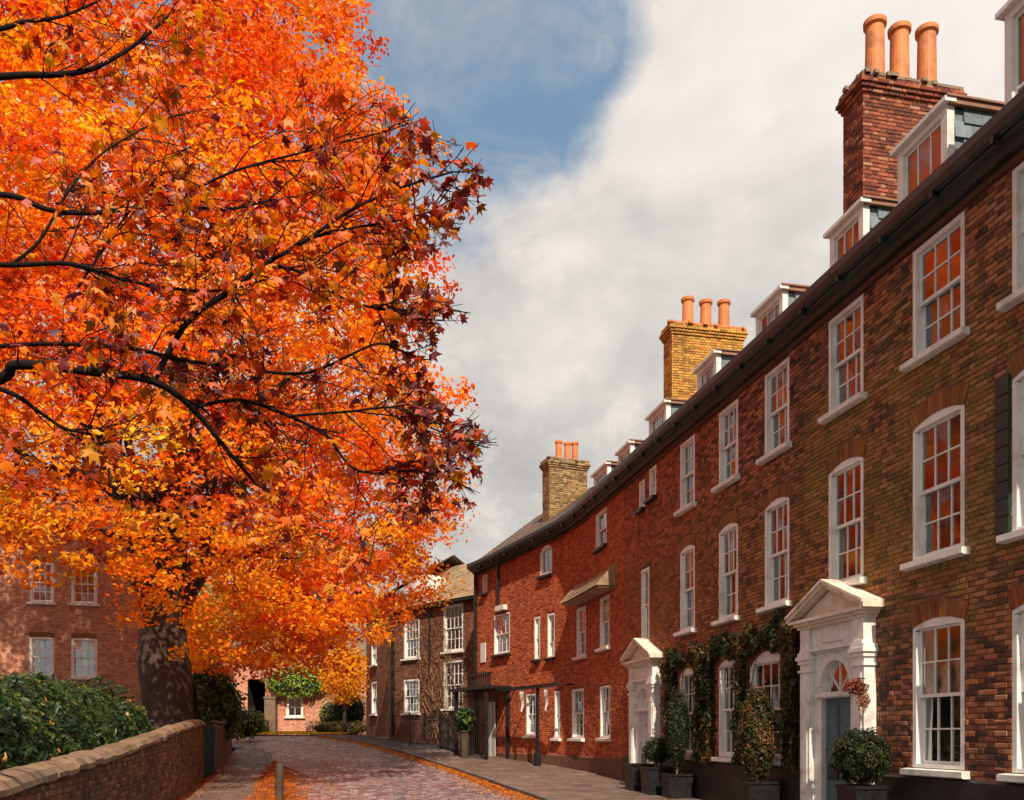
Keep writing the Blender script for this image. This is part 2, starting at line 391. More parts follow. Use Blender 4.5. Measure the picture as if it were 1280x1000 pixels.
# ------------------------------------------------------------------ bricks
def half_at(op, z):
    sc_, w, zb, zt, rise, ring = op
    zs = zt-rise
    if z < zb or z > zt+ring+.02: return 0
    if z <= zs: return w/2
    if rise < .005: return w/2+.0
    Rr = (w*w/4+rise*rise)/(2*rise); zc = zt-Rr
    if ring < .01:
        return math.sqrt(max(Rr*Rr-(z-zc)**2, 0))
    Re = Rr+ring
    return min(math.sqrt(max(Re*Re-(z-zc)**2, 0)), (w/2)*(z-zc)/(zs-zc))
def layout(s0, s1, z0, z1, ops, course=.075, Lb=.225, H=.1125, bond='flemish'):
    out = []; nrow = int(math.ceil((z1-z0)/course)); g = .01
    for r in range(nrow):
        za = z0+r*course; zb = min(za+course-g, z1); zm = (za+zb)/2
        if zb-za < .02: continue
        iv = [(s0, s1)]
        for op in ops:
            h = max(half_at(op, zm), half_at(op, zb), half_at(op, za))
            if h <= 0: continue
            a, b = op[0]-h-.006, op[0]+h+.006; nv = []
            for p, q in iv:
                if b <= p or a >= q: nv.append((p, q)); continue
                if a > p: nv.append((p, a))
                if b < q: nv.append((b, q))
            iv = nv
        per = Lb+H; x = math.floor(s0/per)*per-(r % 2)*per/2-per; k = 0
        while x < s1:
            l = Lb if k % 2 == 0 else H
            for p, q in iv:
                a = max(x, p); b = min(x+l-g, q)
                if b-a > .028: out.append((a, b, za, zb, 1 if (a == x and b == x+l-g) else 0, k % 2))
            x += l; k += 1
    return out
CH = .007
def brick_mesh(mb, bricks, W, face_y=0., chamfer=True, depth=.025, jit=.0045):
    if not bricks: return
    b = np.array([q[:4] for q in bricks]); n = len(b)
    pr = face_y+rng.uniform(-jit, jit, n); tint = rng.random(n)
    j = rng.uniform(-.0032, .0032, (n, 4)); b = b+j
    def ring(ins, y):
        s = np.stack([b[:, 0]+ins, b[:, 1]-ins, b[:, 1]-ins, b[:, 0]+ins], 1)
        z = np.stack([b[:, 2]+ins, b[:, 2]+ins, b[:, 3]-ins, b[:, 3]-ins], 1)
        return W(s, np.repeat(y[:, None], 4, 1), z)
    rings = [ring(CH, pr), ring(0, pr-CH), ring(0, np.full(n, face_y-depth))] if chamfer else [ring(0, pr), ring(0, np.full(n, face_y-depth))]
    nr = len(rings); v = np.stack(rings, 1).reshape(-1, 3); f = [(3, 2, 1, 0)]
    for r in range(nr-1):
        for k in range(4):
            l = (k+1) % 4; f.append((r*4+k, r*4+l, r*4+4+l, r*4+4+k))
    f = np.array(f); F = (f[None]+(np.arange(n)*4*nr)[:, None, None]).reshape(-1, 4)
    mb.add(v, F, np.repeat(tint, len(f)))
def backing(mb, W, s0, s1, z0, z1, ops, y=-.012, step=.6):
    cs = sorted(set([s0, s1]+[q for o in ops for q in (o[0]-o[1]/2, o[0]+o[1]/2) if s0 < q < s1]+list(np.arange(s0, s1, step))))
    cz = sorted(set([z0, z1]+[q for o in ops for q in (o[2], o[3]) if z0 < q < z1]))
    for a, b in zip(cs, cs[1:]):
        if b-a < 1e-5: continue
        for c, d in zip(cz, cz[1:]):
            sm, zm = (a+b)/2, (c+d)/2
            if any(abs(sm-o[0]) < o[1]/2 and o[2] < zm < o[3] for o in ops): continue
            v = W(np.array([a, b, b, a]), np.full(4, y), np.array([c, c, d, d])); mb.add(v, [(3, 2, 1, 0)], .5)
def voussoirs(op, W):
    sc_, w, zb, zt, rise, ring = op; out = []
    if ring < .02: return out
    rise = max(rise, .02); Rr = (w*w/4+rise*rise)/(2*rise); zc = zt-Rr; th = math.asin(w/2/Rr)
    n = int(round(2*th*Rr/.072)); n = max(n, 5)
    for i in range(n):
        a, b = -th+2*th*i/n+.0035/Rr, -th+2*th*(i+1)/n-.0035/Rr
        q = [(sc_+math.sin(a)*Rr, zc+math.cos(a)*Rr), (sc_+math.sin(b)*Rr, zc+math.cos(b)*Rr), (sc_+math.sin(b)*(Rr+ring), zc+math.cos(b)*(Rr+ring)), (sc_+math.sin(a)*(Rr+ring), zc+math.cos(a)*(Rr+ring))]
        yy = .004+random.uniform(-.002, .003)
        v = np.array([(p[0], yy, p[1]) for p in q]+[(p[0], -.10, p[1]) for p in q])
        out.append(W(v[:, 0], v[:, 1], v[:, 2]))
    return out
VF = [(3, 2, 1, 0), (0, 1, 5, 4), (1, 2, 6, 5), (2, 3, 7, 6), (3, 0, 4, 7)]

# ------------------------------------------------------------------ windows
def window(house, F, sc_, w, zb, zt, rise=0., cols=3, rows=(2, 2), frame=.075, recess=.1, sill=True, curtain=0., added_blind=0., label=None, sillm=None, dark_sill=False, mat=None, simple=False, room=.55):
    W = F.W; a, b = sc_-w/2, sc_+w/2; zs = zt-rise; mat = mat or M['white']
    mb = MB()
    seg = 8 if rise else 1
    Rr = (w*w/4+rise*rise)/(2*rise) if rise else 0
    def top(s): return (zt-Rr+math.sqrt(max(Rr*Rr-(s-sc_)**2, 0))) if rise else zt
    # outer box frame, flush with the brick face: jambs, arched head
    def bx(s0, s1, y0, y1, z0, z1, t=.5): mb.box(s0, s1, y0, y1, z0, z1, t, W)
    jt = min(zs, hb_) if False else zs-.055*(rise > 0)
    bx(a, a+frame, -recess-.06, -.004, zb, jt); bx(b-frame, b, -recess-.06, -.004, zb, jt)
    bx(a+frame, b-frame, -recess-.06, -.006, zb, zb+.05)
    ss = np.linspace(a, b, seg+1); hb = zt-rise*.5-frame*.9 if rise else zs-frame*.9
    for p, q in zip(ss, ss[1:]):
        hp, hq = min(hb, top(p)-.06), min(hb, top(q)-.06)
        v = np.array([(p, -.005, hp), (q, -.005, hq), (q, -.005, top(q)), (p, -.005, top(p)), (p, -recess-.06, hp), (q, -recess-.06, hq), (q, -recess-.06, top(q)), (p, -recess-.06, top(p))])
        mb.add(W(v[:, 0], v[:, 1], v[:, 2]), [(3, 2, 1, 0), (0, 1, 5, 4), (2, 3, 7, 6)], .5)
    # sashes
    ia, ib, iz0, iz1 = a+frame, b-frame, zb+.05, hb
    zm = iz0+(iz1-iz0)*rows[1]/(rows[0]+rows[1]) if rows[1] else iz0
    st = .045; bar = .022 if not simple else .03
    panes = []
    def sash(z0, z1, y, nr):
        bx(ia, ia+st, y-.035, y, z0, z1); bx(ib-st, ib, y-.035, y, z0, z1)
        bx(ia+st, ib-st, y-.034, y-.001, z0, z0+st*1.1); bx(ia+st, ib-st, y-.034, y-.001, z1-st*.8, z1)
        ga, gb, g0, g1 = ia+st, ib-st, z0+st*1.1, z1-st*.8
        for i in range(1, cols):
            x = ga+(gb-ga)*i/cols; bx(x-bar/2, x+bar/2, y-.028, y-.003, g0, g1)
        for i in range(1, nr):
            z = g0+(g1-g0)*i/nr; bx(ga, gb, y-.027, y-.004, z-bar/2, z+bar/2)
        for i in range(cols):
            for k in range(nr):
                x0 = ga+(gb-ga)*i/cols; x1 = ga+(gb-ga)*(i+1)/cols; p0 = g0+(g1-g0)*k/nr; p1 = g0+(g1-g0)*(k+1)/nr
                panes.append((x0, x1, y-.015, p0, p1))
    if rows[1]:
        sash(zm-.02, iz1, -recess+.035, rows[0]); sash(iz0, zm+.02, -recess-.012, rows[1])
    else: sash(iz0, iz1, -recess+.035, rows[0])
    o = mb.build('window', mat, house)
    if label: o['label'] = label
    for x0, x1, y, p0, p1 in panes:
        g = MB(); d = random.uniform(-.006, .006); e = random.uniform(-.006, .006)
        v = np.array([(x0, y+d, p0), (x1, y-d, p0), (x1, y-d+e, p1), (x0, y+d+e, p1), (x0, y+d-.004, p0), (x1, y-d-.004, p0), (x1, y-d+e-.004, p1), (x0, y+d+e-.004, p1)])
        v[:, 1] -= .004
        g.add(W(v[:, 0], v[:, 1], v[:, 2]), [(3, 2, 1, 0), (4, 5, 6, 7)], .5); g.build('pane', M['glass'], o)
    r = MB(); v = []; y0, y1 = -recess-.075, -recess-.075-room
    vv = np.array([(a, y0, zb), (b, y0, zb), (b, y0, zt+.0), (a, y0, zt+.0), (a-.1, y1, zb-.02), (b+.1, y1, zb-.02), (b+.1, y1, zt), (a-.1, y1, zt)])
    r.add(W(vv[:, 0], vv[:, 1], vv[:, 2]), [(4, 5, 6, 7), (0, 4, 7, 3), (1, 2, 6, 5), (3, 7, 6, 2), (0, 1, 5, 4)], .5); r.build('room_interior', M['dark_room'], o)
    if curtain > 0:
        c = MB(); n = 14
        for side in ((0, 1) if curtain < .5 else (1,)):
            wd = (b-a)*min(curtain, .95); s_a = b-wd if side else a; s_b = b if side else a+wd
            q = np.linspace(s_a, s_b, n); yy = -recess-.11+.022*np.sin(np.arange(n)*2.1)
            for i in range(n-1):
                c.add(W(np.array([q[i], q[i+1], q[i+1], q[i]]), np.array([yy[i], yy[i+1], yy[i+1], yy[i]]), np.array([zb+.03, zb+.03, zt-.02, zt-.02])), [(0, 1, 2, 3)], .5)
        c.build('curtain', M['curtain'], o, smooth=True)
    if added_blind > 0:
        c = MB(); c.box(a+.03, b-.03, -recess-.10, -recess-.09, zt-(zt-zb)*added_blind, zt-.01, .5, W); c.build('added_blind', M['curtain'], o)  # pale panel added behind the glass to make the panes look pale
    if sill:
        c = MB(); k = .11 if not dark_sill else .06
        c.extrude([(-.15, zb-.0), (.13, zb-.025), (.13, zb-.1), (.10, zb-.115), (-.02, zb-.12)], a-k, b+k, W, 's', .5)
        c.build('window_sill', M['black'] if dark_sill else (sillm or M['stone_white']), o)
    return o

# ------------------------------------------------------------------ ground, road, pavements
def strip(name, left, right, ys, dz, mat, kind='structure'):
    mb = MB(); v = []; f = []
    nx = 5
    for y in ys:
        a, b = left(y), right(y)
        for i in range(nx): v.append((a+(b-a)*i/(nx-1), y, float(gz(y))+dz))
    for j in range(len(ys)-1):
        for i in range(nx-1):
            p = j*nx+i; f.append((p, p+1, p+nx+1, p+nx))
    mb.add(v, f, .5); o = mb.build(name, mat); o['kind'] = kind; return o
ys = list(np.arange(-12, 62, 1.5))
strip('ground', lambda y: -1800, lambda y: 1800, [-1500, -60]+ys+[90, 300, 1200, 4000], -.28, M['soil'])
def kl(y): return -.4-.26*y if y < 40 else -10.8-(y-40)*2.2 if y > 40 else -10.8
kl_ = lambda y: float(np.interp(y, [-12, 0, 20, 33, 38, 42, 46, 58], [2.6, -.4, -5.6, -9, -10.6, -14, -19, -30]))
kr_ = lambda y: float(np.interp(y, [-12, 0, 10, 20.5, 25, 30, 34, 38, 42, 46, 50, 58], [7.4, 4.9, 2.8, .6, -.55, -1.95, -3.3, -4.9, -6.9, -9.4, -11.5, -13]))
RZ = -.1
road = strip('road', kl_, kr_, ys[:-6], RZ-.035, M['road_bed'])
# setts laid in rows across the road
def setts():
    n = 0; P = []
    y = 5.0
    while y < 49:
        dy = .125 if y < 35 else .16
        a, b = kl_(y)+.02, kr_(y)-.02; b = max(b, a)
        x = a-random.random()*.2; sx = .2 if y < 35 else .26
        while x < b:
            w = sx*random.uniform(.85, 1.2)
            if x > a-.1 and x+w < b+.12: P.append((x, x+w-.014, y, y+dy-.014))
            x += w
        y += dy
    P = np.array(P); n = len(P); c = .016
    jz = rng.uniform(-.006, .006, n); tilt = rng.uniform(-.02, .02, (n, 2))
    def ring(ins, dz):
        xs = np.stack([P[:, 0]+ins, P[:, 1]-ins, P[:, 1]-ins, P[:, 0]+ins], 1); yy = np.stack([P[:, 2]+ins, P[:, 2]+ins, P[:, 3]-ins, P[:, 3]-ins], 1)
        z = gz(yy)+RZ+dz+jz[:, None]+tilt[:, :1]*(xs-P[:, :1])+tilt[:, 1:]*(yy-P[:, 2:3]); return np.stack([xs, yy, z], -1)
    rs = [ring(c, .008), ring(0, -.004), ring(0, -.04)]; v = np.stack(rs, 1).reshape(-1, 3); f = [(0, 1, 2, 3)]
    for r in range(2):
        for k in range(4): l = (k+1) % 4; f.append((r*4+l, r*4+k, r*4+4+k, r*4+4+l))
    f = np.array(f); F = (f[None]+(np.arange(n)*12)[:, None, None]).reshape(-1, 4)
    mb = MB(); mb.add(v, F, np.repeat(rng.random(n), len(f))); o = mb.build('cobblestones', M['sett'], road); o['kind'] = 'stuff'
setts()
# pavements
WL = lambda y: -2.72-.243*y
pl = strip('left_pavement', lambda y: WL(y)-.05, kl_, [y for y in ys if y < 39.5], -.03, M['road_bed'])
def terr_x(y):
    return float(np.interp(y, [-12, 28.3, 31.3, 36.8, 40, 44, 52], [8.409+.209*12, 2.49, 1.40, -1.5, -1.6, -5.4, -8.4]))
pr = strip('right_pavement', kr_, lambda y: terr_x(y)+.1, ys[:-8], -.03, M['road_bed'])
def slab(parent, name, q, mat, z=0., th=.06, c=.012):
    q = np.array(q, float); cen = q.mean(0); mb = MB()
    def r(k, dz):
        p = q+(cen-q)*k; return np.concatenate([p, (gz(p[:, 1])+dz)[:, None]], 1)
    d = random.uniform(-.004, .004)
    v = np.concatenate([r(c/ .35, z+d), r(0, z-.01+d), r(0, z-th)]); f = [(0, 1, 2, 3)]
    for a in range(2):
        for k in range(4): l = (k+1) % 4; f.append((a*4+l, a*4+k, a*4+4+k, a*4+4+l))
    mb.add(v, f); return mb.build(name, mat, parent)
def ccw(q): return q
def pave(parent, left, right, y0, y1, dy, nx, off=True):
    y = y0; r = 0
    while y < y1:
        cuts = [i/nx for i in range(nx+1)]
        if r % 2: cuts = [0]+[(i+.5)/nx for i in range(nx)]+[1]
        g = .008
        for a, b in zip(cuts, cuts[1:]):
            def P(t, yy): l, rr = left(yy), right(yy); return l+(rr-l)*t
            slab(parent, 'paving_stone', [(P(a, y)+g, y+g), (P(b, y)-g, y+g), (P(b, y+dy)-g, y+dy-g), (P(a, y+dy)+g, y+dy-g)], M['slab'])
        y += dy; r += 1
pave(pl, WL, lambda y: kl_(y)-.16, 16, 38, .62, 2)
pave(pr, lambda y: kr_(y)+.16, lambda y: terr_x(y)-.02, 18.5, 38, .62, 4)
for parent, fn, sd, y0, y1 in ((pl, kl_, -1, 14, 38), (pr, kr_, 1, 14, 49)):
    y = y0
    while y < y1:
        L_ = .92; a = fn(y); b = fn(y+L_)
        q = [(a, y+.006), (a+.15, y+.006), (b+.15, y+L_-.006), (b, y+L_-.006)] if sd > 0 else [(a-.15, y+.006), (a, y+.006), (b, y+L_-.006), (b-.15, y+L_-.006)]
        slab(parent, 'kerb_stone', q, M['kerb'], .012, .2); y += L_
exec_after = []

# ------------------------------------------------------------------ terraced houses
HS = []
def pick_px(p):  # photo pixel of a world point
    return 640+1100*p[0]/p[1], 918-1100*(p[2]-EYE)/p[1]
def wall(house, F, s0, s1, z0, z1, ops, bmat, mmat, individual=False, chamfer=True, y=0., course=.075):
    mo = MB(); backing(mo, F.W, s0, s1, z0-.3, z1, ops, y-.012); o = mo.build('mortar', mmat, house)
    bl = layout(s0+.004, s1-.004, z0, z1, ops, course)
    if individual:
        full = []
        for i, b in enumerate(bl):
            if not b[4]: continue
            p = F.W(np.array([(b[0]+b[1])/2]), np.array([0.]), np.array([(b[2]+b[3])/2]))[0]
            px, py = pick_px(p)
            if 5 < px < 1275 and 0 < py < 990: full.append((p[1], i))
        full.sort(); chosen = {i for d, i in full[:300]}
        variants = {}
        minv = np.array(MATW[house.name].inverted())
        for i in chosen:
            a, b, c, d, _, k = bl[i]
            key = (k, random.randrange(9))
            if key not in variants:
                mb = MB(); mid = ((a+b)/2, (c+d)/2)
                brick_mesh(mb, [(a-mid[0], b-mid[0], c-mid[1], d-mid[1])], lambda s, yy, z: np.stack([s, yy, z], -1), 0., True, .025, .002)
                ob = mb.build('brick', bmat); me = ob.data; COL.objects.unlink(ob); bpy.data.objects.remove(ob); variants[key] = me
            ob = bpy.data.objects.new('brick', variants[key]); COL.objects.link(ob); ob.parent = house
            w = F.W(np.array([(a+b)/2]), np.array([y+random.uniform(-.0025, .003)]), np.array([(c+d)/2]))[0]
            l = minv[:3, :3] @ w+minv[:3, 3]; ob.location = l
            dr = F.W(np.array([a, b]), np.zeros(2), np.zeros(2)); dv = minv[:3, :3] @ (dr[1]-dr[0])
            ob.rotation_euler = (0, 0, math.atan2(dv[1], dv[0]))
        bl = [b for i, b in enumerate(bl) if i not in chosen]
    mb = MB(); brick_mesh(mb, bl, F.W, y, chamfer)
    ob = mb.build('brickwork', bmat, house); ob['kind'] = 'stuff'
    for op in ops:
        vs = voussoirs(op, F.W)
        if not vs: continue
        if individual:
            for v in vs: q = MB(); q.add(v, VF); q.build('arch_brick', BR['arch'], house)
        else:
            q = MB()
            for v in vs: q.add(v, VF)
            q.build('brick_arch', BR['arch'], house)
ZT = 7.06+EYE
def op(s, w, zb, zt, rise=0., ring=0.): return (s, w, zb+EYE, zt+EYE, rise, ring)
def zg(F, s): p = F.W(np.array([s]), np.array([0.]), np.array([0.]))[0]; return float(gz(p[1]))

DORM_T = .5
def cornice(house, F, s0, s1):
    z = EYE; seg = max(2, int((s1-s0)/.5))
    mb = MB(); mb.extrude([(-.05, z+6.96), (.05, z+6.96), (.06, z+7.04), (-.05, z+7.04)], s0, s1, F.W, 's', .2, seg); mb.build('brick_string_course', BR['h1'], house)
    mb = MB(); mb.extrude([(-.05, z+7.04), (.16, z+7.05), (.2, z+7.12), (.3, z+7.14), (.31, z+7.26), (-.05, z+7.3)], s0, s1, F.W, 's', .5, seg); mb.build('cornice', M['gutter'], house)
    mb = MB(); mb.extrude([(.24, z+7.26), (.27, z+7.2), (.33, z+7.185), (.39, z+7.21), (.42, z+7.3), (.42, z+7.42), (.4, z+7.43), (.22, z+7.4)], s0, s1, F.W, 's', .5, seg); mb.build('gutter', M['gutter'], house)
    k = s0+.6
    while k < s1-.1: mb = MB(); mb.box(k, k+.05, .05, .4, z+7.13, z+7.21, .5, F.W); mb.build('gutter_bracket', M['gutter'], house); k += 1.1
def dormer(house, F, s0, s1, ztop, slates=True, back=2.3, y0=-.5):
    W = F.W; z1 = ztop+EYE; z0 = EYE+7.35; mb = MB()
    mb.box(s0+.03, s1-.03, y0-back, y0-.12, z0, z1-.06, .5, W); b = mb.build('dormer', M['slate'], house)
    fm = MB(); f = .13
    def bx(a, c, ya, yb, za, zb): fm.box(a, c, ya, yb, za, zb, .5, W)
    bx(s0, s0+f, y0-.12, y0, z0, z1-.14); bx(s1-f, s1, y0-.12, y0, z0, z1-.14); bx(s0, s1, y0-.12, y0+.003, z1-.14, z1); bx(s0+f, s1-f, y0-.12, y0-.003, z0, z0+.08)
    bx(s0-.07, s1+.07, y0-.1, y0+.09, z1-.035, z1+.03)
    ia, ib, ja, jb = s0+f, s1-f, z0+.08, z1-.14; nc, nr = 3, 2
    zm = (ja+jb)/2
    bx(ia, ia+.04, y0-.08, y0-.045, ja, jb); bx(ib-.04, ib, y0-.08, y0-.045, ja, jb)
    bx(ia, ib, y0-.079, y0-.044, jb-.05, jb); bx(ia, ib, y0-.079, y0-.044, ja, ja+.05)
    for i in range(1, nc): x = ia+(ib-ia)*i/nc; bx(x-.013, x+.013, y0-.076, y0-.046, ja, jb)
    bx(ia, ib, y0-.077, y0-.043, zm-.018, zm+.018)
    fm.build('window_frame', M['white'], b)
    for i in range(nc):
        for k in range(nr):
            g = MB(); x0 = ia+(ib-ia)*i/nc; x1 = ia+(ib-ia)*(i+1)/nc; p0 = ja+(jb-ja)*k/nr; p1 = ja+(jb-ja)*(k+1)/nr; d = random.uniform(-.008, .008)
            v = np.array([(x0, y0-.062+d, p0), (x1, y0-.062-d, p0), (x1, y0-.062-d, p1), (x0, y0-.062+d, p1)]); g.add(W(v[:, 0], v[:, 1], v[:, 2]), [(3, 2, 1, 0)], .5); g.build('pane', M['glass'], b)
    r = MB(); r.box(s0-.09, s1+.09, y0-back-.1, y0+.06, z1+.03, z1+.06, .5, W); r.box(s0-.06, s0-.0, y0-back, y0-.0, z1-.05, z1+.03, .5, W); r.build('dormer_roof', M['copper'], b)
    # slates hung on the cheek that faces down the street
    ny, nz = 6, 8
    for k in range(nz):
        for i in range(ny):
            ya = y0-.13-.3*(i+(k % 2)*.5)-.0; yb = ya-.293
            if yb < y0-back: continue
            za = z0+(z1-.06-z0)*k/nz; zb_ = z0+(z1-.06-z0)*(k+1)/nz+.03
            v = np.array([(s0-.004-.012, ya, za), (s0-.004-.012, yb, za), (s0+.008, yb, zb_), (s0+.008, ya, zb_), (s0+.03, ya, za), (s0+.03, yb, za), (s0+.03, yb, zb_), (s0+.03, ya, zb_)])
            if slates or k == -1:
                g = MB(); g.add(W(v[:, 0], v[:, 1], v[:, 2]), [(0, 1, 2, 3), (0, 4, 5, 1), (0, 3, 7, 4), (1, 5, 6, 2)]); g.build('slate', M['slate'], b)
    return b
def chimney(house, C, w, d, z0, z1, mat, pots, pot_h, pot_r, capmat=None, chamfer=True):
    """C: Straight frame; s runs along the broad face (0..w) that looks down the street, depth d behind it (y from 0 to -d)"""
    body = MB(); body.box(.01, w-.01, -d+.01, -.012, z0, z1-.4, .5, C.W); b = body.build('chimney', M['mortar'], house)
    zc = z1-.42; mb = MB(); faces = []
    nx, ny = C.nn; dx, dy = C.d
    P = lambda s, y: C.o+C.d*s+C.nn*y
    def side(o, dd, wd, za, zb, off=0):
        F = Straight(o[0], o[1], dd[0], dd[1]); return F
    def skin(e, za, zb):
        for o, dd, wd in ((P(-e, e), C.d, w+2*e), (P(w+e, e), -C.nn, d+2*e), (P(-e, -d-e), C.nn, d+2*e), (P(w+e, -d-e), -C.d, w+2*e)):
            F = Straight(o[0], o[1], dd[0], dd[1]); brick_mesh(mb, layout(.0, wd, za, zb, []), F.W, 0., chamfer, .03+e*.9)
    skin(0, z0, zc)
    for i, e in enumerate((.035, .07, .105)): skin(e, zc+.075*i+.003, zc+.075*(i+1)-.003)
    skin(.07, zc+.228, zc+.30)
    o = mb.build('brickwork', mat, b); o['kind'] = 'stuff'
    cp = MB(); cp.box(-.06, w+.06, -d-.06, .06, zc+.305, zc+.36, .5, C.W)
    for k in range(int(26*w)):      # weathered lumps of mortar and moss on the ledge
        q = random.uniform(-.1, w+.1); a_ = random.uniform(.03, .07); yy = random.choice([random.uniform(-.1, .1), random.uniform(-d, .05)]); cp.box(q-a_, q+a_, yy-a_, yy+a_*.9, zc+.3, zc+.345+random.uniform(.0, .03), None, C.W)
    v = np.array([(-.06, .06, zc+.36), (w+.06, .06, zc+.36), (w+.06, -d-.06, zc+.36), (-.06, -d-.06, zc+.36), (.12, -.1, zc+.44), (w-.12, -.1, zc+.44), (w-.12, -d+.1, zc+.44), (.12, -d+.1, zc+.44)])
    cp.add(C.W(v[:, 0], v[:, 1], v[:, 2]), [(0, 1, 5, 4), (1, 2, 6, 5), (2, 3, 7, 6), (3, 0, 4, 7), (4, 5, 6, 7)], .5); cp.build('chimney_cap', capmat or M['coping'], b)
    for k, s in enumerate(pots):
        p = C.W(np.array([s]), np.array([-d/2]), np.array([zc+.4]))[0]; h = pot_h*(1, .97, 1.03)[k % 3]; r = pot_r
        q = MB(); q.lathe([(r*1.15, 0), (r*1.15, .06), (r*1.0, .1), (r*.93, h*.8), (r*.93, h-.12), (r*1.15, h-.1), (r*1.18, h-.02), (r*1.08, h), (r*.8, h), (r*.78, h-.5)], p, 20, random.random()); q.build('chimney_pot', M['pot'], b, smooth=False)
    return b
def roof(house, F, s0, s1, e0=7.38, ridge=10.9, ry=-4.2, fn=None, mat=None, seg=None):
    W = F.W; rows = 16; seg = seg or max(1, int((s1-s0)/.7)); mb = MB(); ss = np.linspace(s0, s1, seg+1)
    rf = fn or (lambda s: (ridge, ry))
    for a, b in zip(ss, ss[1:]):
        for r in range(rows):
            q = []
            for s in (a, b):
                rz, yy = rf(s)
                y_a = .2+(yy-.2)*r/rows; y_b = .2+(yy-.2)*(r+1)/rows; z_a = e0+(rz-e0)*r/rows; z_b = e0+(rz-e0)*(r+1)/rows
                q.append((y_a, z_a+.035, y_b, z_b+.005, z_a))
            A, B = q
            v = np.array([(a, A[0], EYE+A[1]), (b, B[0], EYE+B[1]), (b, B[2], EYE+B[3]), (a, A[2], EYE+A[3]), (a, A[0], EYE+A[4]), (b, B[0], EYE+B[4])])
            mb.add(W(v[:, 0], v[:, 1], v[:, 2]), [(3, 2, 1, 0), (0, 1, 5, 4)])
        A, B = rf(a), rf(b)
        v = np.array([(a, A[1], EYE+A[0]), (b, B[1], EYE+B[0]), (b, 2*B[1], EYE+e0-.2), (a, 2*A[1], EYE+e0-.2)]); mb.add(W(v[:, 0], v[:, 1], v[:, 2]), [(3, 2, 1, 0)])
    mb.build('roof', mat or M['tile'], house)
def shell(house, F, s0, s1, depth, z0, z1, mat, seg=1):
    """back and side walls of a house"""
    mb = MB(); W = F.W
    ss = np.linspace(s0, s1, seg+1)
    for a, b in zip(ss, ss[1:]): mb.add(W(np.array([a, b, b, a]), np.full(4, -depth), np.array([z0, z0, z1, z1])), [(0, 1, 2, 3)], .5)
    for s in (s0, s1): mb.add(W(np.full(4, s), np.array([-.012, -depth, -depth, -.012]), np.array([z0, z0, z1, z1])), [(0, 1, 2, 3)], .5)
    mb.build('outer_wall', mat, house)

# --- house 1 (nearest)
h1 = front_root(T, 7., 'terraced_house', 'nearest dark brown mossy brick house with blue grey arched front door and black plinth', 'house')
cols1 = [(8.35, 1.05), (10.52, 1.07), (12.41, 1.05), (14.62, .98)]
ops = []
for s, w in cols1: ops.append(op(s, w, 5.36, 6.93, 0, 0)); ops.append(op(s, w, 2.48, 4.46, .1, .26))
for s, w in cols1[:3]: ops.append(op(s, w, -.47, 1.62, .1, .24))
DOOR1 = 14.72
ops.append((DOOR1, 1.2, 0., 2.95+.1, 0, 0))
wall(h1, T, 7., 15.9, .98, ZT, ops, BR['h1'], M['mortar_dark'], individual=True)
def plinth(house, F, s0, s1, zt, ops_, skip):
    mb = MB(); ed = [s0]+[q for a in skip for q in a]+[s1]
    for a, b in zip(ed[::2], ed[1::2]):
        z0 = zg(F, b)-.5 if False else min(zg(F, a), zg(F, b))-.4
        mb.extrude([(-.1, z0), (.03, z0), (.03, zt-.03), (.008, zt), (-.1, zt)], a, b, F.W, 's', .5, 4)
    mb.build('plinth', M['plinth'], house)
plinth(h1, T, 7., 15.9, 1.0, None, [(DOOR1-.62, DOOR1+.62)])
for i, (s, w) in enumerate(cols1):
    window(h1, T, s, w, EYE+5.36, EYE+6.93, 0, added_blind=(.0, .25, .2, .95)[i], curtain=(0, .2, .15, 0)[i])  # top-floor pale panels added in place of reflected sky
    window(h1, T, s, w, EYE+2.48, EYE+4.46, .1, curtain=(0, .16, .0, .0)[i])
    if i < 3: window(h1, T, s, w, EYE-.47, EYE+1.62, .1, curtain=(.2, .16, .13)[i])
mb = MB()
for k in range(9): mb.box(11.075+.0, 11.30, .0+.008, .035, EYE+2.5+k*.215, EYE+2.5+k*.215+.2, .5, T.W)
mb.box(11.07, 11.305, .002, .02, EYE+2.48, EYE+4.45, .5, T.W)
mb.build('shutter', M['shutter'], h1, label='dark green shutter folded back beside the upper window')
cornice(h1, T, 7, 15.9); roof(h1, T, 7, 15.9); shell(h1, T, 7, 15.9, 8.4, 0, 9., M['mortar_dark'])
dormer(h1, T, 10.65, 11.75, 9.5); dormer(h1, T, 12.85, 13.97, 9.12); dormer(h1, T, 14.88, 16.0-.12, 8.88)

